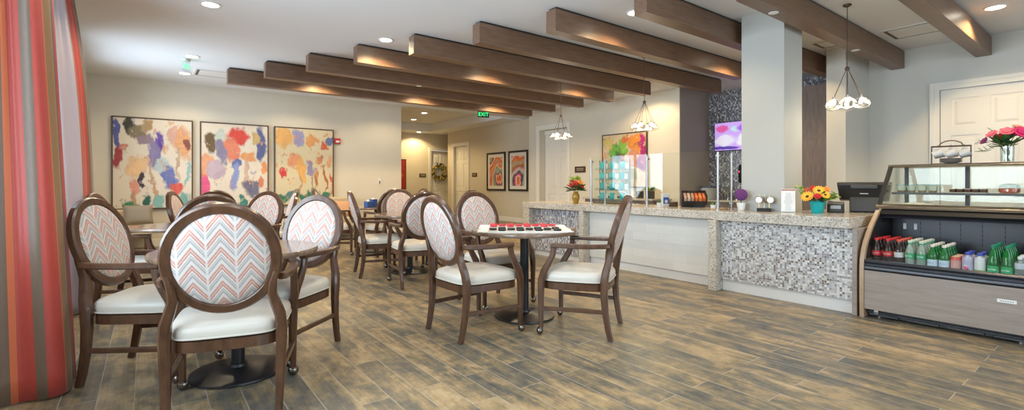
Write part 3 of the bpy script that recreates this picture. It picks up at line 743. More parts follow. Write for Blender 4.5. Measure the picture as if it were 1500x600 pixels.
# wreath on the far corridor door
t = thing('wreath', 'round wreath of gold and dark leaves on the corridor end door', 'wreath', (8.80, 16.245, 1.58))
random.seed(21)
ring = MB(); ring.tube([(.24 * math.cos(a), -.05, .24 * math.sin(a)) for a in [i * PI / 12 for i in range(24)]], .05, 8, True)
ring.build('twig_ring', mat('twig', (.10, .06, .03), .8), t)
for nm, m, n in (('gold_leaves', mat('gold_leaf', (.50, .34, .08), .5), 46), ('dark_leaves', mat('wreath_dark', (.06, .04, .035), .6), 34), ('olive_leaves', mat('wreath_olive', (.22, .22, .06), .6), 30)):
    lf = MB()
    for i in range(n):
        a = random.uniform(0, 2 * PI); r = .24 + random.uniform(-.08, .09)
        mm = Matrix.Rotation(random.uniform(0, 2 * PI), 3, 'Y') @ Matrix.Rotation(random.uniform(-.6, .6), 3, 'X')
        lf.ball((r * math.cos(a), -.095 + random.uniform(-.02, .02), r * math.sin(a)), .065, .010, .026, 8, 5, mm)
    o = lf.build(nm, m, t)

# ------------------------------------------------------------------ round-back armchairs
def rot2(x, y, a): return (x * math.cos(a) - y * math.sin(a), x * math.sin(a) + y * math.cos(a))
BZ, BRX, BRZ, TILT = .800, .230, .255, math.radians(16)        # oval back: centre height, half width, half height, lean
def back_pt(a, rx, rz, off=0):
    """point on the leaning oval; off moves it forward out of the back's plane"""
    x, s = rx * math.cos(a), rz * math.sin(a)
    return (x, -.295 - s * math.sin(TILT) + off * math.cos(TILT), BZ + s * math.cos(TILT) + off * math.sin(TILT))
def make_chair():
    r = thing('armchair', 'x', 'chair', (0, 0, 0), 0, 'round-back armchairs on front casters')
    # seat cushion: rounded trapezoid, wider in front, softly domed
    n = 40; out = []
    for i in range(n):
        a = 2 * PI * i / n; c, s = math.cos(a), math.sin(a)
        e = .42
        x = math.copysign(abs(c) ** e, c); y = math.copysign(abs(s) ** e, s)
        w = .262 + .022 * y
        out.append((x * w, .012 + y * .258))
    sc = MB(); lv = [(.93, .405), (1.0, .418), (1.015, .440), (1.0, .462), (.95, .478), (.80, .492), (.5, .503), (.2, .507)]
    V = [[(px * k, .012 + (py - .012) * k, z) for px, py in out] for k, z in lv]
    vs = [p for ring_ in V for p in ring_]; fs = [(i * n + k, i * n + (k + 1) % n, (i + 1) * n + (k + 1) % n, (i + 1) * n + k) for i in range(len(lv) - 1) for k in range(n)]
    fs += [tuple(reversed(range(n))), tuple((len(lv) - 1) * n + k for k in range(n))]
    sc._new(vs, fs); cu = sc.build('seat_cushion', VINYL, r)
    pp = MB().tube([(px * 1.014, .012 + (py - .012) * 1.014, .417) for px, py in out], .005, 6, True)
    pp.build('piping', VINYL, cu)
    # seat frame
    sf = MB()
    vs = []; k = len(out)
    for zz, sc_ in ((.350, .99), (.403, .99), (.403, .90), (.350, .90)):
        vs += [(px * sc_, .012 + (py - .012) * sc_, zz) for px, py in out]
    fs = [(j * k + i, j * k + (i + 1) % k, ((j + 1) % 4) * k + (i + 1) % k, ((j + 1) % 4) * k + i) for j in range(4) for i in range(k)]
    sf._new(vs, fs); sf.build('seat_frame', CHAIR_WOOD, r)
    # oval back
    na = 48
    rim = MB().sweep([back_pt(2 * PI * i / na, BRX, BRZ) for i in range(na)], .046, .052, (0, -math.cos(TILT), -math.sin(TILT)), .2, True)
    rim.build('back_frame', CHAIR_WOOD, r)
    pan = MB(); rings = [(1.0, .0), (1.0, .012), (.96, .022), (.80, .030), (.5, .036), (.2, .038)]
    prof = [(k, -o) for k, o in reversed(rings)] + rings[1:]
    vs = []
    for (k, o) in prof:
        vs += [back_pt(2 * PI * i / na, (BRX - .020) * k, (BRZ - .020) * k, o) for i in range(na)]
    fs = [(j * na + i, j * na + (i + 1) % na, (j + 1) * na + (i + 1) % na, (j + 1) * na + i) for j in range(len(prof) - 1) for i in range(na)]
    fs += [tuple(reversed(range(na))), tuple((len(prof) - 1) * na + i for i in range(na))]
    pan._new(vs, fs); tag(pan.build('back_upholstery', CHEV, r), 'chevron woven oval back pad')
    for s in (-1, 1):
        # rear leg: sabre foot, bulging stile, curving in to the oval
        pts = [(.238, -.272, .0), (.240, -.255, .07), (.243, -.235, .20), (.247, -.226, .33), (.250, -.228, .43), (.243, -.238, .50), (.222, -.252, .565), (.208, -.262, .615), (.213, -.2745, .67), (.228, -.284, .73)]
        ws = [.034, .036, .042, .048, .052, .050, .046, .042, .036, .026]; hs = [.040, .042, .046, .052, .056, .054, .050, .046, .042, .036]
        MB().sweep([(s * x, y, z) for x, y, z in pts], ws, hs, (1, 0, 0)).build('leg', CHAIR_WOOD, r)
        # front leg running up into the arm support
        pts = [(.283, .252, .055), (.284, .252, .20), (.285, .252, .34), (.287, .247, .42), (.290, .225, .49), (.291, .190, .55), (.290, .160, .61), (.289, .150, .655), (.289, .148, .672)]
        ws = [.032, .036, .042, .044, .044, .040, .038, .038, .038]; hs = [.034, .038, .046, .052, .052, .046, .042, .042, .042]
        fl_ = MB().sweep([(s * x, y, z) for x, y, z in pts], ws, hs, (1, 0, 0)).build('leg', CHAIR_WOOD, r)
        cs = MB().ball((s * .283, .262, .0305), .030, .025, .030, 16, 10).cyl((s * .283, .252, .044), .015, .016, 12)
        tag(cs.build('caster', BRONZE, fl_), 'bronze ball caster')
        MB().sweep([(s * .289, .168, .688), (s * .290, .10, .690), (s * .288, -.02, .688), (s * .278, -.14, .690), (s * .262, -.235, .694), (s * .246, -.266, .696)], [.046, .048, .046, .042, .036, .03], .034, (1, 0, 0)).build('armrest', CHAIR_WOOD, r)
        MB().sweep([(s * .244, -.236, .205), (s * .284, .245, .205)], .022, .030, (1, 0, 0)).build('stretcher', CHAIR_WOOD, r)
    return r
CHAIRS = [  # rear-mid x,y, facing x,y, label
    (.295, 2.69, .26, .966, 'nearest the viewer, its back turned, at the front table'),
    (-.19, 3.882, .88, -.47, 'between the near curtain and the front table, facing right'),
    (.968, 3.79, -.80, -.60, 'at the right of the front table, facing the curtain'),
    (1.805, 3.23, 1, .03, 'at the left of the checkers table, facing it'),
    (2.92, 2.52, -.52, .855, 'nearest the counter, seen from the side at the checkers table'),
    (2.72, 4.14, .0, -1, 'behind the checkers table, its front pad facing the viewer'),
    (2.125, 6.03, .966, -.2, 'seen edge-on at the left of the middle table'),
    (2.45, 4.86, .22, .975, 'with its back turned at the middle table behind the checkers table'),
    (3.02, 6.75, -.25, -.97, 'beyond the middle table, facing the viewer'),
    (3.55, 5.75, -1, -.05, 'mostly hidden behind the far chair of the checkers table'),
    (-.30, 5.80, .95, -.30, 'beside the pale curtain at the second table, only its top showing'),
    (.31, 6.62, .95, -.31, 'turned sideways below the first painting beyond the second table'),
    (1.03, 6.05, -.80, -.60, 'at the right of the second table below the middle painting'),
    (.42, 4.72, .0, 1, 'with its back turned at the second table, directly behind the nearest chair'),
    (.70, 7.32, .0, 1, 'with only its rim peeking up below the middle painting'),
    (1.62, 7.47, -1, .1, 'narrow in profile below the third painting, facing the curtain'),
    (2.27, 8.20, .9, -.43, 'in profile next to the peach cushion, facing the farthest table'),
    (3.11, 7.27, .0, 1, 'with its dark back turned at the farthest table by the blue boxes'),
    (3.95, 8.03, -1, -.0, 'with only a sliver showing right of the farthest table'),
]
proto = make_chair()
for i, (x, y, fx, fy, d) in enumerate(CHAIRS):
    c = proto if i == 0 else copy_tree(proto)
    l = math.hypot(fx, fy); fx, fy = fx / l, fy / l
    c.location = (x + .262 * fx, y + .262 * fy, 0); c.rotation_euler = (0, 0, math.atan2(-fx, fy))
    c['label'] = 'walnut oval-back armchair ' + d

# ------------------------------------------------------------------ round pedestal tables
def make_table():
    r = thing('pedestal_table', 'x', 'table', (0, 0, 0), 0, 'round pedestal dining tables')
    MB().lathe([(.43, .725), (.452, .728), (.458, .736), (.458, .752), (.452, .760), (.3, .7602)], (0, 0, 0), 64).build('tabletop', TABLE_WOOD, r)
    MB().cyl((0, 0, .028), .038, .69, 24).build('column', IRON, r)
    MB().lathe([(.255, .0), (.26, .006), (.258, .016), (.20, .026), (.09, .034), (.055, .045), (.05, .06)], (0, 0, 0), 56).build('base_plate', IRON, r)
    MB().box(-.16, .16, -.025, .025, .705, .7245).box(-.025, .025, -.16, -.0251, .705, .7245).box(-.025, .025, .0251, .16, .705, .7245).build('top_bracket', IRON, r)
    return r
tp = make_table()
for i, (x, y, d) in enumerate([(.445, 3.38, 'nearest the curtain, behind the nearest armchair'), (2.63, 3.29, 'carrying the checkers game'), (2.76, 5.87, 'empty, middle distance behind the checkers table'),
                               (.30, 5.60, 'empty, second along the curtain side'), (3.15, 8.03, 'farthest, with two blue boxes on it'), (.85, 8.32, 'hidden behind chairs below the middle painting')]):
    o = tp if i == 0 else copy_tree(tp)
    o.location = (x, y, 0); o['label'] = 'round brown table on black pedestal, ' + d

# checkers game on its fringed mat
MX, MY, MZ, MR = 2.63, 3.30, .7605, -math.radians(36)
cl = thing('checkers_mat', 'off-white fringed checkers mat on the round table', 'game mat', (MX, MY, MZ), MR)
m, nt, p = newmat('checkers_weave')
ck = N(nt, 'TexChecker'); L(nt, coords(nt), ck.inputs[0]); ck.inputs['Scale'].default_value = 1 / .076
ck.inputs['Color1'].default_value = (.72, .70, .64, 1); ck.inputs['Color2'].default_value = (.38, .36, .35, 1)
L(nt, ck.outputs[0], p.inputs['Base Color']); p.inputs['Roughness'].default_value = .9
KNIT = mat('mat_knit', (.76, .74, .68), .9)
MB().box(-.304, .304, -.304, .304, .008, .0095).build('board_squares', m, cl)
MB().box(-.345, .345, -.325, .325, 0, .008).build('mat_border', KNIT, cl)
fr = MB(); random.seed(5)
for s in (-1, 1):
    for i in range(44):
        y = -.32 + i * .64 / 43; dx = random.uniform(.025, .055)
        fr.tube([(s * .344, y, .005), (s * (.344 + dx * .6), y + random.uniform(-.006, .006), .006), (s * (.344 + dx), y + random.uniform(-.01, .01), .004)], .004, 5)
fr.build('fringe', KNIT, cl)
pm = {}
def checker(x, y, col, label):
    a, b_ = rot2(x, y, MR)
    o = MB().lathe([(.030, 0), (.033, .003), (.033, .013), (.030, .016), (.026, .016), (.024, .0135), (.016, .0135), (.014, .015), (.004, .015)], (0, 0, 0), 24)
    if col not in pm:
        q = o.build('checker_piece', mat('checker_' + col, (.62, .035, .06) if col == 'red' else (.014, .014, .016), .35), None); pm[col] = q
    else:
        o.bm.free(); q = pm[col].copy(); C.objects.link(q)
    q.location = (MX + a, MY + b_, MZ + .0097)
    tag(q, label, 'checker', col + ' checkers pieces')
for rr in range(3):
    for cc in range(4):
        px_ = -.266 + .152 * cc
        o1 = (.076 if rr % 2 == 0 else 0)
        rn = ('first', 'second', 'third')[rr]; cn = ('first', 'second', 'third', 'fourth')[cc]
        checker(px_ + o1, -.266 + .076 * rr, 'black', 'black checkers piece, %s row from the near edge, %s along' % (rn, cn))
        checker(px_ + (.076 - o1), .266 - .076 * rr, 'red', 'red checkers piece, %s row from the far edge, %s along' % (rn, cn))
for i, (x, y) in enumerate([(2.93, 7.83), (3.05, 7.92)]):
    t = thing('tissue_box', ('smaller blue box at the edge of the farthest table', 'larger blue box behind the smaller one on the farthest table')[i], 'box', (x, y, .7605), .3)
    MB().box(-.05, .05, -.05, .05, 0, .10 + .03 * i).build('carton', mat('blue_carton', (.03, .09, .30), .4), t, bevel=.004)
    MB().lathe([(.028, .1005 + .03 * i), (.02, .112 + .03 * i), (.008, .13 + .03 * i)], (0, 0, 0), 10).build('tissue', KNIT, t)

# settees along the painting wall
SET = mat('settee_tan_vinyl', (.56, .46, .30), .5)
def settee(x0, x1, label, back=.86):
    t = thing('settee', label, 'settee', ((x0 + x1) / 2, 10.55, 0), 0, 'tan settees along the painting wall')
    w = (x1 - x0) / 2
    MB().box(-w, w, -.28, .22, .22, .44).build('seat', SET, t, bevel=.03, seg=3)
    MB().box(-w, w, .225, .38, .20, back).build('backrest', SET, t, bevel=.04, seg=3)
    for sx in (-1, 1):
        for y in (-.22, .30):
            a = sx * (w - .06)
            MB().sweep([(a, y, 0), (a, y, .21)], [.035, .05], [.035, .05], (1, 0, 0)).build('leg', CHAIR_WOOD, t)
    return t
settee(2.70, 3.72, 'tan upholstered settee with a peach cushion under the third painting')
settee(-.62, .04, 'tan upholstered settee with a grey-brown cushion under the first painting', .70)
def cushion(label, x, y, z, col, rz):
    bm_ = MB(); n = 12
    grid = []
    for j in range(n + 1):
        for i in range(n + 1):
            u, v = i / n * 2 - 1, j / n * 2 - 1
            e = max(0, (1 - u ** 4) * (1 - v ** 4)) ** .5
            grid.append((u * .21 * (1 - .06 * (1 - abs(v))), v * .17 * (1 - .06 * (1 - abs(u))), e))
    vs = [(a, -.07 * e, b_) for a, b_, e in grid] + [(a, .07 * e, b_) for a, b_, e in grid]; k = (n + 1) ** 2
    fs = []
    for j in range(n):
        for i in range(n):
            q = j * (n + 1) + i
            fs += [(q, q + 1, q + n + 2, q + n + 1), (k + q, k + q + n + 1, k + q + n + 2, k + q + 1)]
    bm_._new(vs, fs); bmesh.ops.remove_doubles(bm_.bm, verts=bm_.bm.verts, dist=1e-5)
    bm_.xf(Matrix.Rotation(-.28, 4, 'X'))
    o = bm_.build('cushion', mat('cushion_' + label[:5], col, .8), None); o.location = (x, y, z); o.rotation_euler = (0, 0, rz)
    tag(o, label, 'cushion')
cushion('peach cushion leaning on the tan settee under the third painting', 3.42, 10.60, .615, (.66, .36, .20), 0)
cushion('grey-brown cushion leaning on the settee under the first painting', -.13, 10.585, .618, (.26, .22, .17), .1)

# ------------------------------------------------------------------ service counter
wt = thing('granite_worktop', 'speckled beige granite worktop running along the whole service counter', 'worktop', (5.2, 3.9, .762))
def wpart(nm, boxes, m, parent, bev=.004, lab=None):
    b = MB()
    for q in boxes: b.box(*q)
    o = b.build(nm, m, parent, world=True, bevel=bev)
    if lab: tag(o, lab)
    return o
wpart('top_slab', [(4.90, 6.40, 1.575, 2.325, .762, .857), (4.90, 5.395, 2.325, 2.85, .762, .857)], GRANITE, wt)
wpart('top_slab', [(4.93, 5.75, 2.8501, 4.83, .767, .857)], GRANITE, wt)
wpart('top_slab', [(4.925, 5.75, 4.8301, 6.215, .764, .857)], GRANITE, wt)
wpart('waterfall_leg', [(4.872, 5.06, 2.802, 2.89, 0, .761)], GRANITE, wt)
wpart('waterfall_leg', [(4.93, 5.10, 4.834, 4.922, 0, .763)], GRANITE, wt)
wpart('waterfall_leg', [(4.93, 5.10, 6.055, 6.212, 0, .763)], GRANITE, wt)
def cbase(label, x0, xf, y0, y1, zb, zt, m, pl, pm_name):
    t = thing('counter_base', label, 'counter', (x0, (y0 + y1) / 2, 0), 0, 'counter fronts')
    wpart('face_panel', [(xf, xf + .02, y0, y1, zb, zt)], m, t, 0)
    wpart('plinth', [(pl, pl + .02, y0, y1, .0, zb - .001)], PLINTH, t, .002)
    wpart('cabinet_body', [(pl + .021, x0 + .28, y0 + .01, y1 - .01, .0, zt)], PLINTH, t, 0)
    return t
cb = cbase('counter front of small pale square mosaic tiles beside the display case', 5.1, 4.98, 1.575, 2.80, .123, .760, MOSAIC, 5.01, 'm')
wpart('end_panel', [(4.962, 5.95, 1.535, 1.573, .0, .760)], CASE_WOOD, cb, .002, 'grey wood-grain end panel')
cbase('counter front of long pale grey tiles, middle of the service counter', 5.1, 5.055, 2.892, 4.828, .115, .765, TILE, 5.08, 't')
cbase('counter front of dark blue-grey mosaic at the far end of the service counter', 5.1, 5.03, 4.924, 6.053, .09, .762, MOSAIC_M, 5.06, 'd')

# glass sneeze guard
sg = thing('sneeze_guard', 'clear glass sneeze guard on steel posts along the counter', 'sneeze guard', (5.1, 3.87, .857))
wpart('glass_pane', [(5.108, 5.116, 2.905, 3.846, .875, 1.535)], GLASS, sg, 0)
wpart('glass_pane', [(5.108, 5.116, 3.872, 4.83, .875, 1.535)], GLASS, sg, 0)
wpart('end_pane', [(5.125, 5.365, 2.896, 2.904, .875, 1.50)], GLASS, sg, 0)
wpart('end_pane', [(5.125, 5.365, 4.826, 4.834, .875, 1.50)], GLASS, sg, 0)
for x, y in ((5.09, 2.90), (5.09, 3.859), (5.09, 4.83), (5.385, 2.90), (5.385, 4.83)):
    p_ = MB(); p_.cyl((x, y, .8575), .0135, .655, 16); p_.cyl((x, y, .8575), .03, .008, 20)
    for z in (.93, 1.47): p_.box(x - .012, x + .026, y - .02, y + .02, z - .012, z + .012)
    p_.build('post', STEEL, sg, world=True)

# ------------------------------------------------------------------ pieces standing on the counter
def leaf_pair(b, base, d, ln, wd):
    d = Vector(d).normalized(); up = Vector((0, 0, 1)); s = d.cross(up)
    s = s.normalized() if s.length > .05 else Vector((1, 0, 0)); nn = s.cross(d)
    m = Matrix((s, nn, d)).transposed()
    c = Vector(base) + d * ln * .5
    b.ball(c, wd, wd * .18, ln * .5, 8, 5, m)
def foliage(parent, mats_, c, n, R, zr, ln, wd, name='leaves'):
    for q, m_ in enumerate(mats_):
        b = MB()
        for i in range(n):
            a = random.uniform(0, 2 * PI); e = random.uniform(-.15, 1)
            d = Vector((math.cos(a), math.sin(a), e * zr)).normalized()
            p0 = Vector(c) + d * random.uniform(.25, .75) * R
            b.tube([c, p0], .0015, 4)
            leaf_pair(b, p0, d + Vector((random.uniform(-.3, .3), random.uniform(-.3, .3), random.uniform(-.2, .4))), ln * random.uniform(.7, 1.2), wd)
        b.build(name, m_, parent)
def rose(parent, c, d, r, m_, name='flower'):
    d = Vector(d).normalized(); q = d.to_track_quat('Z', 'Y').to_matrix(); b = MB()
    for (n, tilt, k) in ((5, .25, .55), (6, .65, .8), (7, 1.05, 1.0)):
        for i in range(n):
            a = 2 * PI * i / n + n
            m = q @ Matrix.Rotation(a, 3, 'Z') @ Matrix.Rotation(tilt, 3, 'Y')
            off = m @ Vector((0, 0, r * .55 * k))
            b.ball(Vector(c) + off, r * .16, r * .42 * k, r * .55 * k, 8, 6, m)
    b.ball(Vector(c) + d * r * .3, r * .3, r * .3, r * .4, 8, 6)
    return b.build(name, m_, parent)
def daisy(parent, c, d, r, petal, core, n=16):
    d = Vector(d).normalized(); q = d.to_track_quat('Z', 'Y').to_matrix(); b = MB()
    for ring_, k, tl in ((0, 1.0, 1.35), (1, .8, 1.15)):
        for i in range(n):
            m = q @ Matrix.Rotation(2 * PI * (i + ring_ * .5) / n, 3, 'Z') @ Matrix.Rotation(tl, 3, 'Y')
            b.ball(Vector(c) + m @ Vector((0, 0, r * .62 * k)), r * .05, r * .16, r * .42 * k, 8, 5, m)
    o = b.build('flower', petal, parent)
    MB().ball(Vector(c) + d * r * .06, r * .34, r * .34, r * .14, 14, 8, q).build('flower_centre', core, o)
RED_P = mat('red_petal', (.50, .012, .020), .6); ORG_P = mat('orange_petal', (.85, .28, .035), .6); YEL_P = mat('golden_petal', (.88, .46, .04), .6); RUST_P = mat('rust_petal', (.42, .09, .04), .6)
PINK_P = mat('pink_petal', (.80, .16, .22), .6); MAG_P = mat('magenta_petal', (.60, .015, .13), .6); CORE = mat('seed_head', (.035, .018, .012), .8); PEACH_P = mat('peach_petal', (.82, .36, .24), .6); PLUM_P = mat('plum_petal', (.20, .02, .12), .6)

random.seed(31)
t = thing('flower_vase', 'amber glass vase of red and orange flowers on the far end of the counter', 'vase', (5.10, 5.15, .8575))
MB().lathe([(.030, 0), (.034, .004), (.042, .03), (.054, .075), (.057, .105), (.050, .135), (.036, .158), (.034, .170), (.041, .182), (.036, .181)], (0, 0, 0), 28).build('vase', mat('amber_glass', (.46, .26, .035), .12, trans=.35), t)
foliage(t, [LEAF1, LEAF3], (0, 0, .20), 40, .15, .7, .085, .024)
foliage(t, [LEAF2], (0, .02, .27), 50, .16, 2.6, .055, .021, 'lime_sprigs')
for c, r, m_ in (((-.06, -.055, .285), 0.053, RED_P), ((-.10, -.01, .265), 0.043, RED_P), ((.0, -.075, .300), 0.053, ORG_P), ((.055, -.045, .275), 0.050, ORG_P), ((-.01, -.02, .33), 0.048, PEACH_P), ((-.075, -.06, .235), 0.041, RUST_P), ((.09, .0, .31), 0.043, ORG_P), ((.02, -.09, .245), 0.041, RED_P), ((-.05, .03, .325), 0.041, RUST_P)):
    rose(t, c, (c[0], c[1] - .03, .12), r, m_)

def pot_plant(loc, label, r, h, potm, leafm, n, R, ln, wd, sq=False):
    t = thing('potted_plant', label, 'potted plant', loc)
    if sq: MB().box(-r, r, -r, r, 0, h).build('pot', potm, t, bevel=.006)
    else: MB().lathe([(r * .72, 0), (r * .78, .004), (r, h), (r * .9, h - .002), (r * .85, h - .012)], (0, 0, 0), 24).build('pot', potm, t)
    foliage(t, leafm, (0, 0, h), n, R, 1.0, ln, wd)
    return t
WPOT = mat('white_ceramic', (.82, .81, .78), .25)
pot_plant((5.22, 3.77, .8575), 'tiny white pot with a succulent by the middle guard post', .032, .055, WPOT, [LEAF1], 16, .03, .03, .007)
pot_plant((5.22, 3.03, .8575), 'tiny white pot with a succulent beside the orange packet box', .032, .055, WPOT, [LEAF1, LEAF2], 14, .03, .032, .007)
t = thing('topiary', 'purple flower-ball topiary in a white pot before the pillar', 'topiary', (5.285, 2.735, .8575))
MB().lathe([(.030, 0), (.034, .004), (.050, .085), (.044, .084), (.040, .07)], (0, 0, 0), 24).build('pot', WPOT, t)
MB().cyl((0, 0, .06), .005, .06, 8).build('stem', LEAF3, t)
b = MB()
for i in range(260):
    z = 1 - 2 * (i + .5) / 260; r = math.sqrt(1 - z * z); a = i * 2.39996
    d = Vector((r * math.cos(a), r * math.sin(a), z)); b.ball(Vector((0, 0, .175)) + d * .058, .0085, .0085, .0085, 6, 4)
b.ball((0, 0, .175), .056, seg=14, rings=8); b.build('flower_ball', mat('purple_bloom', (.17, .045, .20), .8), t)

t = thing('dispenser_box', 'blue and white carton standing on the counter behind the glass', 'carton', (5.56, 3.92, .8575), -.5)
MB().box(-.045, .045, -.03, .03, 0, .17).build('carton', mat('carton_white', (.78, .80, .84), .4), t, bevel=.003)
MB().box(-.040, .040, -.0315, -.0305, .03, .115).build('blue_label', mat('carton_blue', (.03, .10, .45), .4), t)
MB().lathe([(.022, 0), (.022, .001)], (0, -.0325, .06), 20, m=Matrix.Rotation(PI / 2, 3, 'X')).build('label_spot', mat('carton_white', (1, 1, 1)), t)
t = thing('sugar_basket', 'low dark woven basket next to the blue and white carton', 'basket', (5.50, 3.75, .8575))
b = MB()
for i in range(5): b.tube([(.062 * math.cos(a) + 0, .045 * math.sin(a), .006 + i * .012) for a in [j * PI / 12 for j in range(24)]], .0065, 6, True)
b.box(-.05, .05, -.035, .035, .001, .006); b.build('woven_wall', mat('dark_wicker', (.10, .055, .03), .8), t)
b = MB()
for i in range(9): b.box(-.042 + i * .0095, -.036 + i * .0095, -.025, .025, .0065, .062)
b.build('sachets', mat('sachet_paper', (.55, .38, .28), .7), t)
# tilted packet box
t = thing('packet_box', 'black open-fronted box of orange packets tilted on the counter', 'packet box', (5.52, 3.47, .8575), -math.radians(50))
BT = Matrix.Translation((0, 0, .056)) @ Matrix.Rotation(math.radians(28), 4, 'X')
b = MB(); b.box(-.15, .15, -.06, .10, 0, .008); b.box(-.15, -.142, -.06, .10, .008, .125); b.box(.142, .15, -.06, .10, .008, .125); b.box(-.142, .142, .092, .10, .008, .125); b.box(-.142, .142, -.06, -.052, .008, .055)
b.xf(BT); b.build('box_shell', BLACK, t, bevel=.002)
MB().box(-.14, .14, .02, .10, 0, .045).build('box_foot', BLACK, t)
for i in range(6):
    c = [(.66, .36, .30), (.70, .50, .40), (.55, .30, .22), (.80, .16, .03), (.85, .22, .03), (.78, .14, .03)][i]
    b = MB(); x = -.125 + i * .045
    b.box(x, x + .034, -.045, .085, .01, .098); b.xf(BT @ Matrix.Translation((0, 0, .0)))
    o = b.build('packet', mat('packet_%s' % 'abcdef'[i], c, .35), None, origin=(0, 0, 0), bevel=.004)
    o.matrix_world = Matrix.Translation(t.location) @ Matrix.Rotation(t.rotation_euler.z, 4, 'Z')
    tag(o, ['salmon', 'tan', 'rust', 'bright orange', 'vivid orange', 'deep orange'][i] + ' packet in the tilted black box, ' + ['first', 'second', 'third', 'fourth', 'fifth', 'sixth'][i] + ' in the row', 'packet', 'packets in the black box')

# acrylic snack rack behind the glass
rk = thing('snack_rack', 'clear acrylic tiered rack of turquoise snack packets behind the guard', 'display rack', (5.60, 4.89, .8575), -PI / 2)
MB().box(-.29, .29, -.10, .10, 0, .014).build('rack_base', CHAIR_WOOD, rk, bevel=.003)
MB().box(-.29, .29, .085, .091, .0145, .66).build('rack_back', ACRYL, rk)
for s in (-1, 1): MB().cyl((s * .296, .06, .0), .006, .66, 10).build('rack_post', FRAME_BR, rk)
TURQ = mat('turquoise_film', (.03, .46, .47), .3); FILM = mat('clear_film', (.70, .68, .58), .3)
b = MB()
for i in range(4):
    z = .04 + i * .155
    b.box(-.285, .285, -.06, .084, z, z + .004); b.box(-.285, .285, -.064, -.060, z, z + .035)
b.build('rack_tray', ACRYL, rk)
pk = None
for i in range(4):
    for j in range(3):
        x = -.20 + j * .20; z = .0445 + i * .155
        if pk is None:
            pk = thing('snack_packet', 'x', 'snack packet', (0, 0, 0), 0, 'turquoise snack packets on the rack')
            v = []
            for s in (-1, 1):
                for (zz, d) in ((0, .002), (.02, .016), (.06, .020), (.10, .014), (.115, .002)):
                    v += [(xx, s * d, zz) for xx in (-.042, .0, .042)]
            b = MB(); fs = []
            for s in range(2):
                for q in range(4):
                    for w_ in range(2):
                        k0 = s * 15 + q * 3 + w_; fs.append((k0, k0 + 1, k0 + 4, k0 + 3))
            for q in range(4):
                for e in (0, 2): fs.append((q * 3 + e, q * 3 + 3 + e, 15 + q * 3 + 3 + e, 15 + q * 3 + e))
            fs += [(0, 1, 16, 15), (1, 2, 17, 16), (12, 13, 28, 27), (13, 14, 29, 28)]
            b._new(v, fs); b.build('pouch', TURQ, pk)
            MB().box(.043, .105, -.006, .006, .012, .095).build('clear_end', FILM, pk)
            o = pk
        else: o = copy_tree(pk)
        a, c_ = rot2(x, .015, rk.rotation_euler.z)
        o.location = (rk.location.x + a, rk.location.y + c_, rk.location.z + z); o.rotation_euler = (0, 0, rk.rotation_euler.z + random.uniform(-.25, .25))
        o['label'] = 'turquoise snack packet on the %s tier of the acrylic rack, %s' % (('bottom', 'second', 'third', 'top')[i], ('nearest the flower vase', 'middle one', 'farthest from the flower vase')[j])

# two-cup tasting stand, menu, flower pot, printer and till
t = thing('cup_stand', 'brass stand holding dark cup tubes with white lids before the pillar', 'cup stand', (5.315, 2.50, .8575), -math.radians(63))
MB().box(-.07, .07, -.04, .04, 0, .035).build('stand_base', BLACK, t, bevel=.003)
b = MB()
for x in (-.05, .0, .05): b.cyl((x, 0, .035), .004, .15, 8)
b.tube([(-.075, 0, .10), (.075, 0, .10)], .004, 8); b.build('stand_rods', mat('brass', (.55, .38, .16), .3, 1), t)
for i, x in enumerate((-.052, .058)):
    o = MB().cyl((x, .05, .125), .036, .09, 24, m=Matrix.Rotation(PI / 2, 3, 'X')).build('cup_tube', BLACK, t)
    MB().cyl((x, -.0405, .125), .033, .006, 24, m=Matrix.Rotation(PI / 2, 3, 'X')).build('white_lid', WPOT, o)
t = thing('menu_card', 'white printed menu in a clear upright holder against the pillar', 'menu', (5.36, 2.272, .8575), -math.radians(66))
MB().box(-.055, .055, -.03, .03, 0, .005).build('holder_foot', ACRYL, t)
MB().box(-.064, .064, -.002, .002, .0055, .245).build('card', mat('menu_paper', (.80, .80, .78), .6), t)
MB().box(-.062, .062, -.0032, -.0022, .224, .241).build('card_banner', mat('menu_banner', (.42, .20, .14), .6), t)
b = MB(); random.seed(4)
for i in range(15):
    z = .024 + i * .0125; w = random.uniform(.022, .042); b.box(-w, w, -.0030, -.0022, z, z + .003)
b.build('menu_text', mat('menu_ink', (.35, .37, .42), .7), t)
random.seed(12)
t = thing('flower_pot', 'turquoise pot of sunflowers, red blooms and lime leaves on the counter', 'flower pot', (5.45, 2.03, .8575))
MB().lathe([(.048, 0), (.052, .003), (.070, .118), (.073, .120), (.073, .128), (.066, .127), (.062, .11)], (0, 0, 0), 32).build('pot', mat('turquoise_glaze', (.0, .36, .37), .25), t)
foliage(t, [LEAF1, LEAF3], (0, 0, .12), 20, .12, .8, .07, .02)
vd = Vector((-5.4, -2.06, 0)).normalized(); rt = Vector((-vd.y, vd.x, 0))
def at(u, f, z): return Vector((0, 0, z)) + rt * u + vd * f
for u, f, z, r, k in ((-.085, .09, .165, .062, 's'), (.012, .06, .225, .058, 's'), (.065, .085, .185, .046, 's'), (.0, .11, .165, .036, 'r'), (-.035, .03, .245, .036, 'r'), (-.085, .03, .22, .040, 'u'), (.075, .0, .235, .036, 'o')):
    c = at(u, f, z); d = at(u * .6, .12, .09)
    if k == 's': daisy(t, c, d, r, YEL_P, CORE)
    else: rose(t, c, d, r, {'r': RED_P, 'u': RUST_P, 'o': ORG_P}[k])
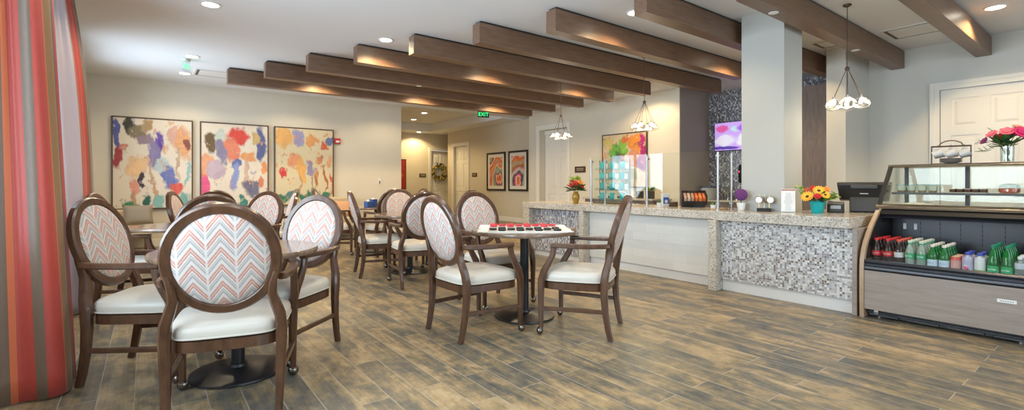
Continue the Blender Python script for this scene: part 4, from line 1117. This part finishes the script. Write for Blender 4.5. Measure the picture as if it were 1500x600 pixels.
for (u, z) in ((-.17, .26), (-.15, .20), (.17, .20), (.14, .15), (.20, .165)):
    b = MB(); c0 = at(0, 0, .12); e = at(u, .0, z)
    b.tube([c0, (c0 + e) / 2 + Vector((0, 0, .02)), e], .003, 5)
    for i in range(12):
        leaf_pair(b, c0.lerp(e, .35 + .06 * i), Vector((random.uniform(-1, 1), random.uniform(-1, 1), random.uniform(-.2, 1))), .055, .021)
    b.build('leaf_spray', LEAF2, t)
t = thing('receipt_printer', 'small black receipt printer between the flower pot and the till', 'printer', (5.74, 1.965, .8575), -math.radians(72))
b = MB().prism([(-.09, 0), (.07, 0), (.07, .105), (-.05, .115), (-.09, .085)], -.075, .075, 'x'); b.build('printer_body', BLACK, t, bevel=.006)
MB().box(-.045, .045, -.0925, -.091, .04, .075).build('paper_slot', mat('grey_face', (.40, .44, .50), .3), t)
MB().box(-.05, .05, -.0935, -.0905, .016, .032).build('tray_lip', DARK, t)
t = thing('till_terminal', 'black point-of-sale terminal with its back to the viewer', 'till', (6.02, 1.80, .8575), -math.radians(73))
# local -y faces the viewer: the back of the screen
b = MB().prism([(-.105, 0), (.12, 0), (.12, .015), (.02, .20), (-.035, .215), (-.06, .17), (-.105, .02)], -.125, .125, 'x'); tag(b.build('stand', DARK, t, bevel=.008), 'grey wedge stand')
b = MB()
fr_ = [(-.20, .13), (-.225, .295), (.225, .295), (.20, .13)]
front = [(-.215, .112), (-.240, .318), (.240, .318), (.215, .112)]
b._new([(x, -.075 + (z - .2) * -.25, z) for x, z in fr_] + [(x, .035 + (z - .2) * -.25, z) for x, z in front], [(0, 1, 2, 3), (7, 6, 5, 4), (0, 4, 5, 1), (1, 5, 6, 2), (2, 6, 7, 3), (3, 7, 4, 0)])
b.build('screen_housing', BLACK, t, bevel=.012)
MB().box(-.115, .115, -.120, -.075, .245, .285).build('hinge_cover', DARK, t, bevel=.008)
MB().box(-.035, .035, -.0995, -.094, .192, .200).xf(Matrix.Identity(4)).build('maker_plate', mat('silver_mark', (.6, .62, .64), .3), t)
b = MB()
for i in range(7): b.tube([(-.1 + i * .035, -.107, .012), (-.085 + i * .035, -.125, .010), (-.07 + i * .035, -.107, .012)], .004, 6)
b.build('cable', BLACK, t)

# ------------------------------------------------------------------ alcove behind the counter
t = thing('back_counter', 'low counter along the alcove wall behind the service counter', 'counter', (8.0, 6.4, 0), 0)
wpart('worktop', [(7.72, 8.33, 5.72, 7.6, .82, .857)], GRANITE, t)
wpart('cabinet_body', [(7.78, 8.33, 5.75, 7.57, .0, .819)], CAB_WOOD, t)
pot_plant((8.0, 5.99, .8575), 'leafy plant in a dark square pot on the alcove counter', .065, .15, BLACK, [LEAF2, LEAF1], 18, .10, .09, .028, True)
t = thing('napkin_dispenser', 'dark box-shaped napkin dispenser on the alcove counter', 'dispenser', (8.0, 6.24, .8575), -math.radians(52))
MB().box(-.075, .075, -.05, .05, 0, .15).build('dispenser_body', DARK, t, bevel=.01)
MB().box(-.055, .055, -.0515, -.0505, .03, .12).build('face_plate', BLACK, t)
t = thing('tray', 'long dark serving tray on the alcove counter', 'tray', (7.95, 6.85, .8575), 0)
MB().box(-.15, .15, -.34, .34, 0, .006).box(-.15, -.14, -.34, .34, .006, .022).box(.14, .15, -.34, .34, .006, .022).box(-.14, .14, -.34, -.33, .006, .022).box(-.14, .14, .33, .34, .006, .022).build('tray_body', BLACK, t)
t = thing('back_counter', 'counter with the sink under the dark mosaic wall', 'counter', (9.1, 4.75, 0), 0)
wpart('worktop', [(8.78, 9.395, 4.0, 5.53, .80, .835)], GRANITE, t)
wpart('cabinet_body', [(8.84, 9.395, 4.0, 5.53, .0, .799)], CAB_WOOD, t)
t = thing('ice_bucket', 'grey tub with a dark blue rim on the counter under the mosaic wall', 'tub', (8.98, 5.30, .8355))
MB().lathe([(.12, 0), (.13, .005), (.165, .235), (.155, .234), (.12, .02)], (0, 0, 0), 32).build('tub', mat('grey_tub', (.42, .43, .42), .4), t)
MB().lathe([(.150, .236), (.172, .236), (.172, .268), (.150, .268)], (0, 0, 0), 32).build('rim', mat('navy_rim', (.03, .05, .12), .4), t)
for i, y in enumerate((5.02, 4.84)):
    t = thing('faucet', ('chrome faucet beside the grey tub', 'chrome faucet farther from the grey tub')[i], 'faucet', (9.18, y, .8355))
    MB().cyl((0, 0, 0), .022, .02, 16).tube([(0, 0, .02), (0, 0, .17), (-.03, 0, .20), (-.09, 0, .20), (-.11, 0, .18), (-.11, 0, .15)], .011, 10).build('spout', CHROME, t)
    MB().tube([(0, .0, .10), (0, .05, .13)], .007, 8).build('lever', CHROME, t)
t = thing('cutting_board', 'pale wooden board on the counter between the steel posts', 'board', (5.24, 2.965, .8575))
MB().box(-.10, .10, -.045, .045, 0, .018).build('board', mat('pale_board', (.50, .32, .16), .5), t, bevel=.004)
t = thing('television', 'wall television showing a bright purple picture on the mosaic wall', 'television', (9.4, 4.86, 1.815), -PI / 2)
MB().box(-.53, .53, -.075, -.03, 0, .585).build('tv_body', BLACK, t, bevel=.004)
MB().box(-.12, .12, -.029, -.001, .18, .40).build('wall_mount', BLACK, t)
m = blots('tv_picture', (.55, .35, .80), [(.15, .8, .12, .14, (.75, .10, .35)), (.2, .35, .2, .2, (.80, .75, .95)), (.45, .75, .12, .10, (.55, .75, .80)), (.72, .75, .25, .14, (.45, .10, .85)), (.6, .35, .16, .2, (.85, .80, .95)), (.85, .3, .2, .2, (.20, .12, .65)), (.2, .08, .3, .06, (.10, .05, .40)), (.9, .6, .1, .1, (.8, .5, .9))], .12, 3, seed=9)
nt = m.node_tree; bs = nt.nodes['Principled BSDF']
L(nt, bs.inputs['Base Color'].links[0].from_socket, bs.inputs['Emission Color']); bs.inputs['Emission Strength'].default_value = .55
MB().box(-.518, .518, -.0775, -.0755, .014, .571).build('screen', m, t)
t = thing('wall_dispenser', 'black wall dispenser with a red light, half hidden by the pillar', 'dispenser', (9.4, 4.80, 1.17), -PI / 2)
MB().lathe([(.06, 0), (.085, .03), (.09, .18), (.085, .32), (.06, .36)], (0, -.06, 0), 20, 1, .6).build('dispenser_body', BLACK, t)
MB().ball((-.05, -.112, .22), .016, .008, .016).build('status_light', mat('red_light', (.6, .02, .05), .4, emit=(1, .05, .1), es=2), t)
t = thing('tall_cabinet', 'tall dark wood cabinet with a framed door between pillar and pier', 'cabinet', (8.8, 3.3, 0))
wpart('carcass', [(8.83, 9.395, 2.75, 3.95, 0, 2.795)], CAB_WOOD, t)
wpart('door', [(8.81, 8.829, 2.76, 3.115, .08, 2.785)], CAB_WOOD, t, .003)
o = wpart('door', [(8.81, 8.829, 3.122, 3.94, .08, 2.785)], CAB_WOOD, t, .003)
for (y0, y1) in ((2.76, 3.115), (3.122, 3.94)):
    b = MB()
    for bx in ((8.801, 8.8095, y0, y0 + .08, .08, 2.785), (8.801, 8.8095, y1 - .08, y1, .08, 2.785), (8.801, 8.8095, y0 + .08, y1 - .08, .08, .17), (8.801, 8.8095, y0 + .08, y1 - .08, 2.695, 2.785), (8.801, 8.8095, y0 + .08, y1 - .08, 1.9, 1.98)): b.box(*bx)
    b.build('door_frame', CAB_WOOD, o, world=True)

# ------------------------------------------------------------------ pendants
def globe_mesh(b, c, k=1):
    b.lathe([(.012, .055), (.030, .045), (.062, .020), (.078, -.008), (.070, -.034), (.045, -.052), (.015, -.060)], c, 24)
def pendant(x, y, label):
    t = thing('pendant_light', label, 'pendant light', (x, y, CZ), 0, 'pendant clusters of glass globes')
    MB().lathe([(.036, -.001), (.040, -.005), (.036, -.018), (.012, -.03)], (0, 0, 0), 28).build('canopy', FRAME_BR, t)
    MB().tube([(0, 0, -.028), (0, 0, -.66)], .004, 8).build('cord', FRAME_BR, t)
    MB().ball((0, 0, -.68), .024).build('hub', FRAME_BR, t)
    for i in range(6):
        a = 2 * PI * i / 6 + .35
        gx, gy = .138 * math.cos(a), .138 * math.sin(a)
        q = MB(); globe_mesh(q, (gx, gy, -1.05)); g = q.build('glass_globe', GLOBE, t)
        MB().tube([(.012 * math.cos(a), .012 * math.sin(a), -.69), (gx, gy, -.985)], .0028, 6).build('globe_cord', FRAME_BR, t)
        MB().cyl((gx, gy, -1.0), .014, .024, 12).build('socket', STEEL, g)
        MB().lathe([(.006, .018), (.016, .008), (.021, -.010), (.016, -.026), (.004, -.032)], (gx, gy, -1.02), 14).build('bulb', BULB, g)
    l = bpy.data.lights.new('pendant_lamp', 'POINT'); l.energy = PENDANT_POWER; l.color = (1, .88, .68); l.shadow_soft_size = .12
    o = bpy.data.objects.new('pendant_lamp', l); C.objects.link(o); o.parent = t; o.location = (0, 0, -1.16)
pendant(5.90, 6.335, 'cluster pendant of glass globes farthest along the counter, before the alcove door')
pendant(5.90, 4.520, 'cluster pendant of glass globes above the middle counter, before the bright painting')
pendant(5.90, 1.913, 'cluster pendant of glass globes above the till, before the pier')

# ------------------------------------------------------------------ refrigerated display case
Y0, Y1 = -.42, 1.478
dc = thing('display_case', 'long grey wood-fronted refrigerated case with slanted glass top and bottle well', 'display case', (5.5, .55, 0))
def cp(nm, poly, y0, y1, m, bev=.002, lab=None, smooth=True):
    o = MB().prism(poly, y0, y1, 'y').build(nm, m, dc, world=True, bevel=bev, smooth=smooth)
    if lab: tag(o, lab)
    return o
def curve_front(off=0):
    return [(4.945 + off, .0), (4.938 + off, .20), (4.938 + off, .42), (4.948 + off, .50), (4.975 + off, .575), (5.025 + off, .65), (5.095 + off, .722), (5.19 + off, .80), (5.30 + off, .875), (5.36 + off, .915)]
outer = curve_front(); 
for y0, y1 in ((Y1 + .001, Y1 + .034), (Y0 - .034, Y0 - .001)):
    cp('end_panel', outer + [(6.10, .915), (6.10, 0)], y0, y1, CASE_TAN, .003, 'tan curved end panel')
cp('side_liner', [(x + .045, max(z, .504)) for x, z in curve_front()[3:]] + [(5.69, .915), (5.69, .504)], Y1 - .004, Y1 - .0005, BLACK, 0, 'black inner side wall')
fp = cp('front_panel', [(4.950, .078), (4.950, .410), (4.972, .410), (4.972, .078)], Y0, Y1, CASE_WOOD, .002, 'grey wood-grain front panel')
st_ = MB().box(4.9475, 4.9495, .56, .66, .295, .320).build('maker_sticker', mat('sticker_white', (.80, .80, .80), .5), fp, world=True)
b = MB()
for i in range(6): b.box(4.9468, 4.9474, .575 + i * .012, .583 + i * .012, .303, .311)
b.build('sticker_lettering', mat('sticker_ink', (.35, .4, .42), .6), st_, world=True)
cp('plinth', [(5.035, .012), (5.035, .0765), (6.0, .0765), (6.0, .012)], Y0, Y1, BLACK, .002)
b = MB()
for i in range(7): b.box(5.015, 5.034, Y0 + .12 + i * .26, Y0 + .32 + i * .26, .018, .034)
b.box(5.01, 5.034, Y0, Y1, .040, .048); b.build('kick_grille', DARK, dc, world=True)
for y in (1.40, .55, -.3):
    MB().cyl((5.06, y, 0), .018, .0115, 14).build('levelling_foot', STEEL, dc, world=True)
MB().box(5.012, 5.034, 1.395, 1.425, .036, .072).build('drain_fitting', STEEL, dc, world=True)
RAIL = mat('case_rail_blue_black', (.022, .027, .038), .28)
cp('bumper_rail', [(4.958, .4115), (4.945, .425), (4.950, .445), (4.962, .450), (4.962, .470), (4.948, .478), (4.945, .490), (4.958, .503), (4.990, .503), (5.010, .4115)], Y0, Y1, RAIL, .003, 'dark double bumper rail')
cp('well_floor', [(5.011, .430), (5.011, .455), (5.74, .455), (5.74, .430)], Y0, Y1, BLACK, 0)
cp('well_guard', [(5.014, .504), (5.014, .615), (5.018, .615), (5.018, .504)], Y0, Y1, GLASS, 0, 'clear guard strip')
WELL = mat('well_back_steel', (.045, .045, .048), .30, .6)
wb = cp('well_back', [(5.70, .456), (5.70, .90), (5.74, .90), (5.74, .456)], Y0, Y1, WELL, 0)
b = MB()
for i in range(13):
    y = Y1 - .08 - i * .138
    for z in (.62, .66, .70, .74, .78, .82): b.box(5.6985, 5.6995, y, y + .006, z, z + .022)
b.build('shelf_slot', mat('slot_black', (.003, .003, .003), .6), wb, world=True)
for y in (1.365, 1.285):
    MB().box(5.690, 5.6975, y, y + .024, .73, .785).build('price_tag', mat('sticker_white', (1, 1, 1)), wb, world=True)
cp('air_curtain_fascia', [(5.375, .858), (5.350, .885), (5.400, .925), (5.74, .925), (5.74, .902), (5.46, .902), (5.44, .868)], Y0, Y1, BLACK, .002, 'black lamp shade over the bottle well')  # black air-curtain block under the slanted glass, no lamp inside
cp('fascia_lip', [(5.372, .845), (5.366, .857), (5.438, .866), (5.442, .852)], Y0, Y1, RAIL, .001)
BRZ_ = mat('bronze_steel', (.30, .245, .18), .25, .9)
cp('glass_rail', [(5.385, .927), (5.378, .952), (5.420, .972), (5.450, .968), (5.450, .927)], Y0 - .04, Y1 + .04, BRZ_, .003, 'bronze rail under the slanted glass')
cp('upper_deck', [(5.451, .930), (5.451, .952), (6.08, .952), (6.08, .930)], Y0, Y1, mat('deck_cream', (.62, .60, .54), .3), 0)
cp('slanted_glass', [(5.418, .974), (5.738, 1.312), (5.745, 1.308), (5.426, .972)], Y0, Y1, CASE_GLASS, 0)
for y0, y1 in ((Y1 + .002, Y1 + .036), (Y0 - .036, Y0 - .002)):
    cp('glass_frame', [(5.405, .973), (5.722, 1.318), (5.760, 1.318), (5.440, .973)], y0, y1, BLACK, .003, 'black slanted end frame')
    cp('end_glass', [(5.445, .974), (5.758, 1.312), (6.07, 1.312), (6.07, .974)], y0 + .012, y0 + .018, CASE_GLASS, 0)
cp('top_plate', [(5.735, 1.313), (5.728, 1.326), (5.745, 1.338), (6.10, 1.338), (6.10, 1.313)], Y0 - .04, Y1 + .04, BRZ_, .003, 'bronze top plate')
cp('glass_shelf', [(5.66, 1.066), (5.66, 1.073), (6.05, 1.073), (6.05, 1.066)], Y0 + .01, Y1 - .01, CASE_GLASS, 0)
cp('shelf_edge', [(5.648, 1.056), (5.648, 1.076), (5.659, 1.076), (5.659, 1.056)], Y0 + .01, Y1 - .01, DARK, .001)
for y in (1.44, .99, .30, -.36): cp('back_mullion', [(6.062, .953), (6.062, 1.312), (6.085, 1.312), (6.085, .953)], y, y + .03, DARK, 0)
cp('back_glass', [(6.072, .953), (6.072, 1.312), (6.076, 1.312), (6.076, .953)], Y0, Y1, GLASS, 0)
cp('rear_panel', [(6.07, .0), (6.07, .929), (6.09, .929), (6.09, .0)], Y0, Y1, DARK, 0)

# bottles in the well, each one a thing
BODY = {}
COLA = mat('cola_liquid', (.022, .008, .005), .08); CLEARB = mat('clear_bottle', (.62, .72, .66), .08, trans=.75)
PALEG = mat('pale_green_bottle', (.60, .74, .64), .08, trans=.6); GREENB = mat('green_bottle', (.008, .23, .04), .08, trans=.45)
def bottle(kind):
    col, lab, cap, h, r, body, nck = {
        'cola': (COLA, (.58, .02, .03), (.60, .03, .03), .225, .033, .125, .020),
        'diet': (COLA, (.60, .58, .58), (.62, .10, .07), .225, .033, .125, .020),
        'lime': (PALEG, (.02, .34, .14), (.62, .62, .50), .225, .033, .125, .020),
        'mineral': (GREENB, (.55, .66, .76), (.72, .66, .56), .205, .034, .105, .018),
        'can': (mat('can_red', (.55, .06, .06), .3), (.62, .30, .26), (.66, .52, .38), .125, .032, .105, .027),
        'fruit': (mat('lilac_bottle', (.48, .46, .60), .25), (.44, .42, .58), (.05, .07, .40), .165, .033, .115, .022),
        'white': (mat('milky_bottle', (.64, .66, .70), .25), (.70, .70, .68), (.06, .09, .42), .165, .033, .115, .022),
        'sparkling': (GREENB, (.02, .36, .12), (.01, .20, .10), .235, .033, .095, .016),
        'water': (CLEARB, (.50, .55, .62), (.66, .66, .66), .165, .030, .11, .018)}[kind]
    t = thing('bottle' if kind != 'can' else 'drink_can', 'x', 'bottle' if kind != 'can' else 'can', (0, 0, 0))
    if kind == 'can':
        MB().lathe([(.024, 0), (.032, .008), (.032, .110), (.027, .122), (.025, .122)], (0, 0, 0), 20).build('can_body', col, t)
        MB().lathe([(.0255, .1222), (.027, .1235), (.0255, .125), (.023, .1235)], (0, 0, 0), 20).build('lid', mat('cap_can', cap, .35), t)
    else:
        MB().lathe([(r * .7, 0), (r * .95, .005), (r, .018), (r * .96, body * .45), (r, body * .95), (r * .93, body + .015), (r * .62, h - .055), (nck * .62, h - .030), (nck * .6, h - .018)], (0, 0, 0), 20).build('bottle_body', col, t)
        cm = mat('cap_' + kind, cap, .35)
        MB().lathe([(nck * .78, h - .020), (nck * .8, h - .018), (nck * .8, h - .002), (nck * .7, h)], (0, 0, 0), 18).build('cap', cm, t)
        if kind == 'lime': MB().lathe([(nck * .85, h - .030), (nck * .85, h - .0205)], (0, 0, 0), 18).build('neck_band', mat('lime_band', (.02, .34, .14), .4), t)
    z0, z1 = {'mineral': (.03, .085), 'can': (.02, .095), 'fruit': (.02, .105), 'white': (.02, .105), 'sparkling': (.028, .080)}.get(kind, (.075, .118))
    MB().lathe([(r * 1.012, z0), (r * 1.012, z1)], (0, 0, 0), 22).build('wrap_label', mat('label_' + kind, lab, .4), t)
    wl = [c for c in t.children if c.name.startswith('wrap_label')][0]
    if kind == 'fruit': MB().ball((-r * 1.0, 0, .045), .004, .016, .014, 12, 6).build('fruit_picture', mat('fruit_pink', (.66, .06, .18), .4), wl)
    if kind == 'white': MB().lathe([(r * 1.02, .022), (r * 1.02, .040)], (0, 0, 0), 22).build('lime_strip', mat('lime_strip', (.36, .50, .08), .4), wl)
    return t, r, z0, z1, wl
WORDS = {'cola': ('Coca-Cola', .016), 'lime': ('Sprite', .022), 'sparkling': ('perrier', .018), 'fruit': ('bai', .026), 'mineral': ('S.PELLEGRINO', .008)}
NICE = {'cola': 'red-capped cola bottle', 'diet': 'cola bottle with a pale silver label', 'lime': 'green-labelled soda bottle', 'mineral': 'pale-labelled green bottle', 'can': 'short red and cream can',
        'fruit': 'lilac fruit drink bottle with blue cap', 'white': 'milky white drink bottle with blue cap', 'sparkling': 'plain green water bottle', 'water': 'short clear water bottle'}
COLS = [('cola', 1.436), ('cola', 1.356), ('diet', 1.279), ('lime', 1.203), ('lime', 1.128), ('mineral', 1.058), ('mineral', .985), ('can', .915), ('fruit', .846), ('white', .776), ('sparkling', .704), ('sparkling', .630), ('water', .562)]
cnt = {}
for kind, y in COLS:
    cnt[kind] = cnt.get(kind, 0) + 1
tot = dict(cnt); seen = {}
WHITE_INK = mat('label_white_ink', (.85, .85, .85), .5)
for kind, y in COLS:
    seen[kind] = seen.get(kind, 0) + 1
    colname = '' if tot[kind] == 1 else ' in the till-side column' if seen[kind] == 1 else ' in the column farther from the till'
    for rr in range(3 if kind in ('can', 'water', 'fruit', 'white') else 5):
        if kind not in BODY:
            t, r, z0, z1, wl = bottle(kind); BODY[kind] = t
            if kind in WORDS:
                w, s = WORDS[kind]
                pl = Matrix.Translation((-r * 1.03, 0, (z0 + z1) / 2)) @ Matrix.Rotation(-PI / 2, 4, 'Z') @ Matrix.Rotation(PI / 2, 4, 'X')
                text(w, s, WHITE_INK if kind != 'mineral' else mat('ink_blue', (.05, .12, .4), .5), 'label_lettering', wl, pl, r * 1.03)
            o = t
        else: o = copy_tree(BODY[kind])
        o.location = (5.120 + rr * .081, y + (random.uniform(-.0022, .0012) if rr else 0), .4555); o.rotation_euler = (0, 0, -.17 + random.uniform(-.08, .08))
        o['label'] = NICE[kind] + colname + ', ' + ('front', 'second', 'third', 'fourth', 'fifth')[rr] + ' row of the well'
        o['group'] = NICE[kind].replace('bottle', 'bottles').replace('can', 'cans') + ' in the well'

# sweets behind the slanted glass
CREAMY = mat('cream_pudding', (.80, .76, .62), .5); BROWNIE = mat('brownie', (.08, .035, .02), .7); CRUMB = mat('crumb_base', (.34, .20, .10), .8)
pr = None
for i, y in enumerate((1.43, 1.352, 1.274, 1.196)):
    if pr is None:
        pr = thing('dessert_cup', 'x', 'dessert', (0, 0, 0), 0, 'cream desserts on the glass shelf')
        MB().lathe([(.026, .001), (.030, .018), (.031, .0185)], (0, 0, 0), 20).build('crumb_layer', CRUMB, pr)
        MB().lathe([(.031, .019), (.036, .050), (.034, .062), (.015, .066)], (0, 0, 0), 20).build('cream_layer', CREAMY, pr)
        MB().lathe([(.028, 0), (.039, .068), (.040, .078), (.0405, .078), (.0385, .0665)], (0, 0, 0), 20).build('clear_cup', ACRYL, pr)
        o = pr
    else: o = copy_tree(pr)
    o.location = (5.80, y, 1.0735); o['label'] = 'cream dessert cup on the case shelf, ' + ('first', 'second', 'third', 'fourth')[i] + ' from the till end'
t = thing('cake_tray', 'flat paper tray under the brownies on the case shelf', 'tray', (5.80, .955, 1.0735))
MB().box(-.06, .06, -.125, .125, 0, .006).build('tray', KNIT, t)
for i in range(5):
    o = MB().box(-.04, .04, -.02, .02, 0, .028).build('brownie', BROWNIE, None, bevel=.004); o.location = (5.80, .855 + i * .050, 1.080)
    tag(o, 'dark brownie on the paper tray, %s from the till end' % ('fifth', 'fourth', 'third', 'second', 'first')[i], 'brownie', 'brownies on the paper tray')
    MB().box(-.038, .038, -.018, .018, .0282, .033).build('icing', CREAMY, o)
for i, (y, c, d) in enumerate([(.70, (.75, .10, .03), 'red jelly'), (.52, (.22, .16, .11), 'brown pudding')]):
    t = thing('dessert_bowl', 'clear domed bowl of %s on the case shelf' % d, 'dessert', (5.80, y, 1.0735))
    MB().lathe([(.050, .002), (.062, .012), (.065, .042), (.02, .046)], (0, 0, 0), 24).build('filling', mat('filling_%d' % i, c, .25), t)
    MB().lathe([(.052, 0), (.068, .012), (.070, .045), (.058, .072), (.03, .084), (.002, .087)], (0, 0, 0), 24).build('clear_dome', ACRYL, t)
t = thing('pastry_plate', 'oval plate of crumbly white sweets on the lower deck of the case', 'plate', (5.66, 1.28, .9525))
MB().lathe([(.07, 0), (.10, .008), (.115, .014), (.11, .014), (.07, .006)], (0, 0, 0), 32, .7, 1.35).build('plate', WPOT, t)
b = MB(); random.seed(8)
for i in range(90):
    a, q = random.uniform(0, 2 * PI), random.uniform(0, 1) ** .5
    b.ball((math.cos(a) * q * .06, math.sin(a) * q * .115, .014 + .014 * (1 - q)), random.uniform(.006, .010), seg=6, rings=4)
tag(b.build('crumbs', CREAMY, t), kind='stuff')

# mug rack, saucers and flowers on top of the case
mr = thing('mug_rack', 'dark wire mug rack with arched handle on top of the case', 'mug rack', (5.93, 1.095, 1.3385), -math.radians(80))
b = MB()
for s in (-1, 1):
    for y in (-.05, .05):
        b.tube([(s * .135, y, .0), (s * .135, y, .165)], .0045, 8)
    b.tube([(s * .135, -.05, .0045), (s * .135, .05, .0045)], .0045, 8); b.tube([(s * .135, -.05, .165), (s * .135, .05, .165)], .0045, 8)
for y in (-.05, .05): b.tube([(-.135, y, .165), (.135, y, .165)], .0045, 8)
b.tube([(-.135, 0, .004), (.135, 0, .004)], .0045, 8)
tag(b.build('wire_frame', FRAME_BR, mr), None)
MB().tube([(-.085, 0, .165), (-.07, 0, .195), (-.035, 0, .213), (0, 0, .218), (.035, 0, .213), (.07, 0, .195), (.085, 0, .165)], .005, 8).build('arched_handle', FRAME_BR, mr)
for s in (-1, 0, 1):
    for y in (-1, 1):
        MB().tube([(s * .09, y * .052, .168), (s * .09, y * .085, .172), (s * .09, y * .098, .164), (s * .09, y * .104, .158)], .0035, 6).build('hook', FRAME_BR, mr)
MUG = mat('mug_grey_glaze', (.58, .58, .56), .25)
mg = None
for yi, y in enumerate((-1, 1)):
    for i, s in enumerate((-1, 0, 1)):
        if mg is None:
            mg = thing('mug', 'x', 'mug', (0, 0, 0), 0, 'mugs hanging on the rack')
            b = MB(); b.lathe([(.026, -.032), (.030, -.03), (.036, .030), (.039, .036), (.036, .036), (.032, .028), (.026, -.022)], (0, 0, 0), 22)
            b.xf(Matrix.Rotation(math.radians(68), 4, 'Y')); b.build('cup', MUG, mg)
            b = MB().tube([(-.012, 0, .030), (-.014, 0, .045), (.0, 0, .055), (.016, 0, .050), (.018, 0, .034)], .0045, 8); b.build('mug_handle', MUG, mg)
            o = mg
        else: o = copy_tree(mg)
        lx, ly = rot2(s * .09 + .0, y * .096, mr.rotation_euler.z)
        o.location = (mr.location.x + lx, mr.location.y + ly, mr.location.z + .094); o.rotation_euler = (0, 0, mr.rotation_euler.z); o.scale = (1.12, 1.12, 1.0)
        o['label'] = 'pale grey mug hanging on the %s side of the rack, %s' % (('viewer', 'wall')[yi], ('nearest the till', 'in the middle', 'nearest the pink flowers')[i])
for i in range(5):
    o = MB().lathe([(.045, 0), (.050, .002), (.080, .011), (.082, .013), (.078, .013), (.045, .005)], (0, 0, 0), 32).build('saucer', mat('saucer_tan', (.40, .34, .30), .35), None)
    o.location = (mr.location.x, mr.location.y, mr.location.z + .0095 + i * .0075)
    tag(o, 'grey-brown saucer in the rack stack, %s from the bottom' % ('first', 'second', 'third', 'fourth', 'fifth')[i], 'saucer', 'saucers stacked in the mug rack')
random.seed(17)
t = thing('flower_vase', 'clear glass vase of pink and magenta flowers on top of the case', 'vase', (5.90, .725, 1.3385))
MB().lathe([(.040, 0), (.043, .004), (.047, .14), (.044, .14), (.040, .012), (.002, .010)], (0, 0, 0), 28).build('vase', thin_glass('vase_glass', (.90, .94, .92), .16, .6), t)
b = MB()
for i in range(12):
    a = i * .55; b.tube([(.02 * math.cos(a), .02 * math.sin(a), .012), (-.02 * math.cos(a), -.02 * math.sin(a), .09), (.05 * math.cos(a * 1.7), .06 * math.sin(a * 1.7), .19)], .003, 5)
b.build('stems', LEAF1, t)
foliage(t, [LEAF1, LEAF3], (0, 0, .15), 20, .12, .8, .065, .020)
vd = Vector((-5.9, -.735, 0)).normalized(); rt = Vector((-vd.y, vd.x, 0))
random.seed(3)
for (u, z) in ((-.17, .20), (-.16, .10), (-.09, .28), (.10, .29)):
    b = MB(); c0 = at(0, 0, .14); e = at(u, .02, z); b.tube([c0, (c0 + e) / 2 + Vector((0, 0, .02)), e], .0025, 5)
    for i in range(7): leaf_pair(b, c0.lerp(e, .5 + .08 * i), at(u, 0, 0) + Vector((0, 0, random.uniform(-.15, .2))), .05, .015)
    b.build('leaf_spray', LEAF1, t)
for u, f, z, r, m_ in ((.0, .10, .245, .056, PINK_P), (.08, .10, .225, .070, MAG_P), (.15, .05, .245, .056, RED_P), (.16, .09, .165, .052, MAG_P), (-.085, .08, .235, .046, PINK_P), (-.13, .06, .185, .038, PLUM_P), (.06, .03, .285, .044, PEACH_P), (.22, .05, .18, .050, PEACH_P), (.03, -.08, .24, .045, MAG_P), (.22, .0, .20, .042, PINK_P), (-.05, -.08, .22, .04, RED_P)):
    rose(t, at(u, f, z), at(u, f * 1.2, z - .10), r, m_)

for o in list(bpy.data.objects):
    if o.parent is not None and 'category' in o: del o['category']
